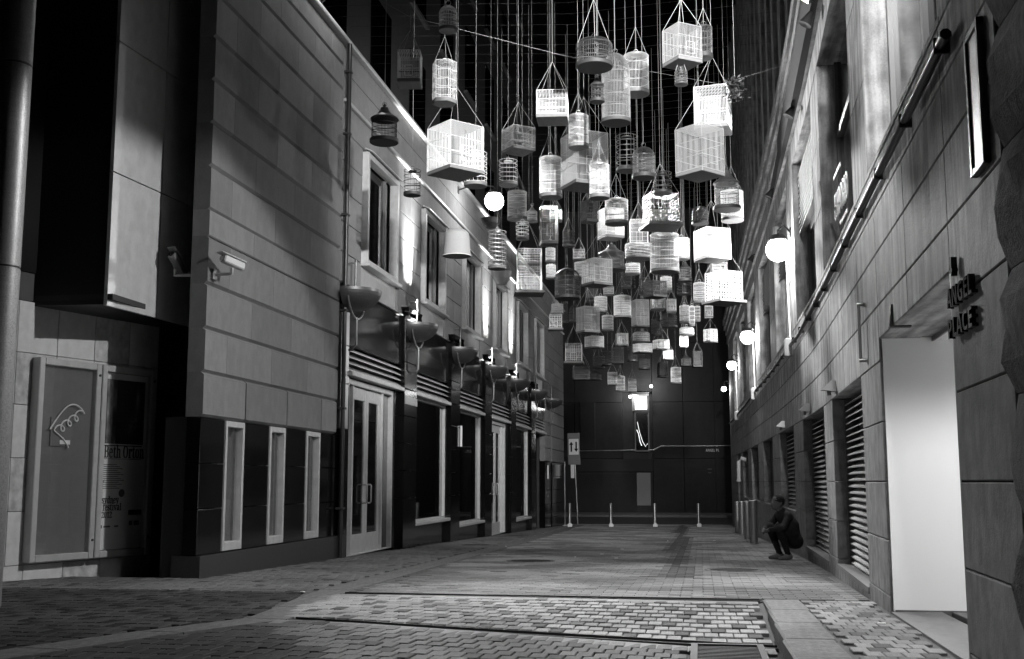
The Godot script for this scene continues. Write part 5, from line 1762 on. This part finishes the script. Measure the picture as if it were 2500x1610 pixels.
func cage(kind: String, tone: String, pos: Vector3, w: float, h: float, yaw: float, label: String) -> void:
	var t := thing("birdcage" if not kind in ["pan", "plant"] else ("hanging_pan" if kind == "pan" else "hanging_plant"), label, "birdcage" if not kind in ["pan", "plant"] else ("pan" if kind == "pan" else "plant"), "bird cages hung over the lane" if not kind in ["pan", "plant"] else "")
	t.position = pos
	t.rotation.y = deg_to_rad(yaw)
	var d := -pos.z
	var r := 0.0024 if d < 19.0 else 0.0027
	if tone == "b": r *= 1.5
	var wire: Material = mats["wire_" + tone]
	var tray: Material = mats["tray_" + tone]
	var bars := Shape.new()
	var rails := Shape.new()
	var hw := w * 0.5
	var top := h
	var hold := []
	var base := minf(0.05, h * 0.12)
	if kind == "box" or kind == "tray":
		var n := clampi(int(w / 0.019), 9, 28)
		var vn := clampi(int((h - base) / 0.045), 4, 16)
		for i in n + 1:
			var f := -hw + w * i / n
			if kind == "box" or i % 3 == 0:
				for q in [[Vector3(f, base, -hw), Vector3(f, h, -hw)], [Vector3(f, base, hw), Vector3(f, h, hw)], [Vector3(-hw, base, f), Vector3(-hw, h, f)], [Vector3(hw, base, f), Vector3(hw, h, f)]]:
					bars.bar(q[0], q[1], r)
			bars.bar(Vector3(f, h, -hw), Vector3(f, h, hw), r)
		if kind == "tray":
			for i in vn + 1:
				var y := base + (h - base) * i / vn
				for q in [[Vector3(-hw, y, -hw), Vector3(hw, y, -hw)], [Vector3(-hw, y, hw), Vector3(hw, y, hw)], [Vector3(-hw, y, -hw), Vector3(-hw, y, hw)], [Vector3(hw, y, -hw), Vector3(hw, y, hw)]]:
					bars.bar(q[0], q[1], r)
		for y in [base + 0.004, h * 0.36, h * 0.68, h]:
			for q in [[Vector3(-hw, y, -hw), Vector3(hw, y, -hw)], [Vector3(hw, y, -hw), Vector3(hw, y, hw)], [Vector3(hw, y, hw), Vector3(-hw, y, hw)], [Vector3(-hw, y, hw), Vector3(-hw, y, -hw)]]:
				rails.bar(q[0], q[1], r * 1.5)
		for sx in [-1, 1]:
			for sz in [-1, 1]:
				rails.bar(Vector3(sx * hw, 0, sz * hw), Vector3(sx * hw, h, sz * hw), r * 1.8)
				hold.append(Vector3(sx * hw, h, sz * hw))
		var k := 1.0 if kind == "box" else 1.22
		var s := Shape.new()
		s.chbox(Vector3(0, base * 0.5, 0), Vector3(w * k + 0.012, base, w * k + 0.012), 0.006)
		put(s, "base_tray", tray, t)
		s = Shape.new()
		s.tube([Vector3(-hw, h * 0.45, 0.0), Vector3(hw, h * 0.45, 0.0)], 0.007, 6)
		put(s, "perch", mats["tray_b"], t)
		s = Shape.new()   # little door
		var dw := w * 0.17
		for q in [[Vector3(-dw, h * 0.2, hw + 0.006), Vector3(dw, h * 0.2, hw + 0.006)], [Vector3(-dw, h * 0.52, hw + 0.006), Vector3(dw, h * 0.52, hw + 0.006)], [Vector3(-dw, h * 0.2, hw + 0.006), Vector3(-dw, h * 0.52, hw + 0.006)], [Vector3(dw, h * 0.2, hw + 0.006), Vector3(dw, h * 0.52, hw + 0.006)]]:
			s.bar(q[0], q[1], r * 1.6)
		put(s, "door", wire, t)
	elif kind in ["cyl", "hex", "dome", "bell", "drum", "hoop"]:
		var seg := 6 if kind == "hex" else 24
		var n := clampi(int(PI * w / 0.019), 20, 60)
		if kind == "hoop": n = 8
		if kind == "hex": n = 36
		var wall := h
		if kind == "dome": wall = h * 0.7 if h > w else h * 0.55
		if kind == "bell": wall = h * 0.66
		if kind == "drum": wall = h * 0.75
		if kind == "cyl": wall = h * 0.94
		var rim := func(a: float, rr: float) -> Vector3:
			if kind != "hex": return Vector3(cos(a) * rr, 0, sin(a) * rr)
			var m := fposmod(a, TAU / 6.0) - TAU / 12.0
			return Vector3(cos(a), 0, sin(a)) * rr * cos(TAU / 12.0) / cos(m)
		for i in n:
			var a := TAU * i / n
			var p: Vector3 = rim.call(a, hw)
			bars.bar(p + Vector3(0, base, 0), p + Vector3(0, wall, 0), r)
			if kind in ["dome", "drum", "cyl"]:
				var prev := p + Vector3(0, wall, 0)
				for j in 5:
					var b := PI * 0.5 * (j + 1) / 5.0
					var q := p * cos(b) + Vector3(0, wall + (h - wall) * sin(b), 0)
					bars.bar(prev, q, r)
					prev = q
			elif kind == "hex":
				bars.bar(p + Vector3(0, wall, 0), Vector3(0, wall + 0.02, 0), r)
		var hoops := 4
		if kind == "hoop": hoops = clampi(int(wall / 0.075), 4, 9)
		for i in hoops + 1:
			var y := base + (wall - base) * i / hoops
			var th := r * (2.2 if kind == "hoop" else 1.7)
			for k in seg:
				rails.bar(rim.call(TAU * k / seg, hw + 0.002) + Vector3(0, y, 0), rim.call(TAU * (k + 1) / seg, hw + 0.002) + Vector3(0, y, 0), th)
		var s := Shape.new()
		var fl := hw * (1.0 if kind != "bell" else 1.12) + 0.006
		s.lathe(Vector3.ZERO, [Vector2(0, 0), Vector2(fl * 0.96, 0), Vector2(fl, 0.006), Vector2(fl, base), Vector2(fl - 0.008, base), Vector2(fl - 0.008, 0.012), Vector2(0, 0.012)], seg)
		put(s, "base_tray", tray, t)
		if kind == "bell":
			s = Shape.new()
			s.lathe(Vector3.ZERO, [Vector2(hw * 1.14, wall - 0.01), Vector2(hw * 1.1, wall + 0.01), Vector2(hw * 0.62, wall + (h - wall) * 0.38), Vector2(hw * 0.36, wall + (h - wall) * 0.72), Vector2(hw * 0.3, h - 0.01), Vector2(0.0, h)], 28)
			put(s, "roof", wire, t)
			s = Shape.new()
			s.lathe(Vector3(0, h, 0), [Vector2(0.012, 0), Vector2(0.022, 0.02), Vector2(0.008, 0.045), Vector2(0, 0.05)], 12)
			put(s, "finial", wire, t)
		if kind == "hoop" or kind == "cyl":
			s = Shape.new()
			s.lathe(Vector3.ZERO, [Vector2(hw * 0.5, h - 0.02), Vector2(hw * 0.5, h), Vector2(0, h + 0.006)], 20)
			put(s, "lid", wire, t)
		s = Shape.new()
		s.tube([Vector3(-hw, h * 0.4, 0), Vector3(hw, h * 0.4, 0)], 0.007, 6)
		put(s, "perch", mats["tray_b"], t)
		s = Shape.new()
		var ring := []
		for i in 13:
			ring.append(Vector3(0.03 * cos(TAU * i / 12.0), h + 0.035 + 0.03 * sin(TAU * i / 12.0), 0))
		s.tube(ring, 0.003, 4)
		put(s, "ring", wire, t)
		if kind in ["hex", "drum", "cyl"]:
			for i in 3:
				hold.append(rim.call(TAU * i / 3.0 + 0.5, hw) + Vector3(0, wall, 0))
	elif kind == "cover":
		var s := Shape.new()
		s.lathe(Vector3.ZERO, [Vector2(hw, 0.0), Vector2(hw * 0.98, h * 0.1), Vector2(hw * 0.9, h * 0.6), Vector2(hw * 0.84, h * 0.86), Vector2(hw * 0.66, h * 0.96), Vector2(hw * 0.3, h), Vector2(0, h * 1.01)], 32)
		put(s, "cloth_cover", mats["cloth"], t)
		s = Shape.new()
		s.lathe(Vector3.ZERO, [Vector2(0, 0.004), Vector2(hw * 0.99, 0.004)], 32)
		put(s, "base_tray", mats["tray_w"], t)
		rails.hoop(Vector3(0, 0.004, 0), hw + 0.004, 0.007, 32)
	elif kind == "pan":
		var s := Shape.new()
		s.lathe(Vector3.ZERO, [Vector2(0, 0), Vector2(hw * 0.5, h * 0.08), Vector2(hw * 0.85, h * 0.5), Vector2(hw, h), Vector2(hw * 0.97, h), Vector2(hw * 0.8, h * 0.55), Vector2(0, h * 0.12)], 28)
		put(s, "bowl", mats["wire_" + tone], t)
		for i in 3:
			hold.append(Vector3(cos(TAU * i / 3.0) * hw, h, sin(TAU * i / 3.0) * hw))
	else:
		var s := Shape.new()
		var q := RandomNumberGenerator.new()
		q.seed = 5
		for i in 150:
			var p := Vector3(q.randfn(0, 0.3) * w, h * q.randf(), q.randfn(0, 0.3) * w)
			var b := Basis.from_euler(Vector3(q.randf() * 6, q.randf() * 6, q.randf() * 6))
			s.quad(p, p + b * Vector3(0.03, 0.006, 0.012), p + b * Vector3(0.07, 0.0, 0.0), p + b * Vector3(0.03, 0.006, -0.012))
		put(s, "leaves", mats["iron"], t, true)
		s = Shape.new()
		s.tube([Vector3(0, 0, 0), Vector3(0.01, h * 0.5, 0), Vector3(0, h, 0)], 0.008, 6)
		put(s, "stem", mats["iron"], t)
	if bars.v.size(): put(bars, "bars", wire, t, true)
	if rails.v.size(): put(rails, "rails", wire, t)
	var apex := Vector3(0, h + 0.06, 0)
	if hold.size():
		apex = Vector3(0, h + clampf(w * 1.15, 0.22, 0.62), 0)
		var s := Shape.new()
		for p in hold:
			s.bar(p, apex, 0.0028)
		put(s, "hanger", mats["string"], t)
	var s2 := Shape.new()
	s2.bar(apex - Vector3(0, 0.02, 0), Vector3(0, NET + 0.22 - pos.y, 0), 0.0026)
	put(s2, "cable", mats["string"], t)

# ---------------------------------------------------------------- the crouching person
func build_person() -> void:
	var o := thing("person", "person in dark clothes crouching against the right wall, pale shoes showing", "person")
	o.scale = Vector3.ONE * 0.9
	o.position = at(1.33, ground(17.6), 17.6)
	o.rotation.y = atan2(-0.9, 0.42)   # faces across the lane, half towards the camera
	# joints in metres: x right of the person, y up, z ahead of the person (turned below)
	var cell := 0.012
	var lo := Vector3(-0.36, -0.02, -0.24)
	var size_ := Vector3i(60, 92, 70)
	var field := PackedFloat32Array()
	field.resize(size_.x * size_.y * size_.z)
	field.fill(0.25)
	var who := PackedByteArray()
	who.resize(field.size())
	var bones := [
		[Vector3(-0.07, 0.3, -0.02), Vector3(0.07, 0.3, -0.02), 0.125, 0.125, 0],
		[Vector3(0, 0.32, -0.02), Vector3(0, 0.55, 0.05), 0.135, 0.15, 1], [Vector3(0, 0.55, 0.05), Vector3(0, 0.72, 0.15), 0.15, 0.13, 1],
		[Vector3(-0.15, 0.72, 0.16), Vector3(0.15, 0.72, 0.16), 0.075, 0.075, 1], [Vector3(0, 0.76, 0.18), Vector3(0, 0.85, 0.24), 0.055, 0.05, 2],
		[Vector3(0, 0.9, 0.26), Vector3(0, 0.96, 0.25), 0.085, 0.095, 2], [Vector3(0, 0.87, 0.31), Vector3(0, 0.9, 0.33), 0.055, 0.05, 2], [Vector3(0, 0.915, 0.345), Vector3(0, 0.89, 0.365), 0.012, 0.016, 2],
		[Vector3(-0.098, 0.93, 0.24), Vector3(-0.1, 0.9, 0.245), 0.016, 0.014, 2], [Vector3(0.098, 0.93, 0.24), Vector3(0.1, 0.9, 0.245), 0.016, 0.014, 2]]
	for s in [-1.0, 1.0]:
		bones.append_array([
			[Vector3(s * 0.09, 0.3, 0.0), Vector3(s * 0.16, 0.53, 0.33), 0.095, 0.07, 0], [Vector3(s * 0.16, 0.52, 0.33), Vector3(s * 0.14, 0.1, 0.17), 0.066, 0.045, 0],
			[Vector3(s * 0.14, 0.06, 0.13), Vector3(s * 0.15, 0.05, 0.2), 0.045, 0.045, 3], [Vector3(s * 0.15, 0.045, 0.2), Vector3(s * 0.165, 0.032, 0.33), 0.045, 0.032, 3],
			[Vector3(s * 0.18, 0.71, 0.16), Vector3(s * 0.24, 0.53, 0.3), 0.06, 0.05, 1], [Vector3(s * 0.24, 0.53, 0.3), Vector3(s * 0.1, 0.5, 0.46), 0.047, 0.034, 1],
			[Vector3(s * 0.1, 0.5, 0.46), Vector3(s * 0.05, 0.47, 0.5), 0.03, 0.028, 2]])
		for k in 4:
			var root := Vector3(s * (0.05 + 0.014 * (k - 1.5)), 0.465 + 0.008 * k, 0.515)
			var mid := root + Vector3(-s * 0.03, -0.022, 0.018)
			bones.append([root, mid, 0.0095, 0.009, 2])
			bones.append([mid, mid + Vector3(-s * 0.008, -0.028 + 0.003 * absf(k - 1.5), -0.006), 0.009, 0.008, 2])
		bones.append([Vector3(s * 0.085, 0.485, 0.49), Vector3(s * 0.055, 0.5, 0.535), 0.011, 0.009, 2])
	for b in bones:
		var pa: Vector3 = b[0]
		var pb: Vector3 = b[1]
		var ra: float = b[2]
		var rb: float = b[3]
		var blend := 0.03 if ra > 0.03 else 0.008
		var m := maxf(ra, rb) + 0.06
		var i0 := ((pa.min(pb) - Vector3.ONE * m - lo) / cell).floor()
		var i1 := ((pa.max(pb) + Vector3.ONE * m - lo) / cell).ceil()
		var ab := pb - pa
		var ll := ab.length_squared()
		for z in range(maxi(0, int(i0.z)), mini(size_.z, int(i1.z) + 1)):
			for y in range(maxi(0, int(i0.y)), mini(size_.y, int(i1.y) + 1)):
				for x in range(maxi(0, int(i0.x)), mini(size_.x, int(i1.x) + 1)):
					var p := lo + Vector3(x, y, z) * cell
					var f := clampf((p - pa).dot(ab) / ll, 0.0, 1.0)
					var dist := p.distance_to(pa + ab * f) - lerpf(ra, rb, f)
					var id := x + size_.x * (y + size_.y * z)
					var old := field[id]
					if dist < old: who[id] = b[4]
					var hmix := clampf(0.5 + 0.5 * (old - dist) / blend, 0.0, 1.0)
					field[id] = lerpf(old, dist, hmix) - blend * hmix * (1.0 - hmix)
	var index := {}
	var vs := PackedVector3Array()
	var cs := PackedColorArray()
	var tones := [0.01, 0.02, 0.14, 0.2]
	var sx := 1
	var sy := size_.x
	var sz := size_.x * size_.y
	for z in size_.z - 1:
		for y in size_.y - 1:
			for x in size_.x - 1:
				var id := x + sy * y + sz * z
				var sum := Vector3.ZERO
				var cnt := 0
				var mask := 0
				for k in 8:
					if field[id + (k & 1) * sx + ((k >> 1) & 1) * sy + (k >> 2) * sz] < 0.0: mask |= 1 << k
				if mask == 0 or mask == 255: continue
				for e in [[0, 1], [2, 3], [4, 5], [6, 7], [0, 2], [1, 3], [4, 6], [5, 7], [0, 4], [1, 5], [2, 6], [3, 7]]:
					var a: int = e[0]
					var c: int = e[1]
					if ((mask >> a) & 1) == ((mask >> c) & 1): continue
					var fa := field[id + (a & 1) * sx + ((a >> 1) & 1) * sy + (a >> 2) * sz]
					var fc := field[id + (c & 1) * sx + ((c >> 1) & 1) * sy + (c >> 2) * sz]
					var q := fa / (fa - fc)
					sum += Vector3(a & 1, (a >> 1) & 1, a >> 2).lerp(Vector3(c & 1, (c >> 1) & 1, c >> 2), q)
					cnt += 1
				index[id] = vs.size()
				vs.append(lo + (Vector3(x, y, z) + sum / cnt) * cell)
				var g: float = tones[who[id]]
				cs.append(Color(g, g, g))
	var idx := PackedInt32Array()
	for id in index:
		var x: int = id % sy
		var y: int = (id / sy) % size_.y
		var z: int = id / sz
		if x == 0 or y == 0 or z == 0: continue
		for ax in 3:
			var st: int = [sx, sy, sz][ax]
			var u: int = [sy, sz, sx][ax]
			var w: int = [sz, sx, sy][ax]
			var inside := field[id] < 0.0
			if inside == (field[id + st] < 0.0): continue
			if not (index.has(id - u) and index.has(id - w) and index.has(id - u - w)): continue
			var a: int = index[id]
			var b2: int = index[id - u]
			var c2: int = index[id - u - w]
			var d2: int = index[id - w]
			if inside:
				idx.append_array([a, c2, b2, a, d2, c2])
			else:
				idx.append_array([a, b2, c2, a, c2, d2])
	var st2 := SurfaceTool.new()
	st2.begin(Mesh.PRIMITIVE_TRIANGLES)
	for i in vs.size():
		st2.set_color(cs[i])
		st2.set_smooth_group(0)
		st2.add_vertex(vs[i] * Vector3(1, 1, 1))
	for i in idx: st2.add_index(i)
	st2.generate_normals()
	var me := st2.commit()
	var pm := StandardMaterial3D.new()
	pm.vertex_color_use_as_albedo = true
	pm.roughness = 0.85
	me.surface_set_material(0, pm)
	put_mesh(me, "body", o)
	var hair := Shape.new()
	hair.lathe(Vector3(0, 0.945, 0.245), [Vector2(0.1, -0.02), Vector2(0.104, 0.02), Vector2(0.094, 0.07), Vector2(0.06, 0.105), Vector2(0, 0.118)], 20, 0, TAU, Basis(Vector3.RIGHT, -0.45))
	put(hair, "hair", mats["ink"], o)
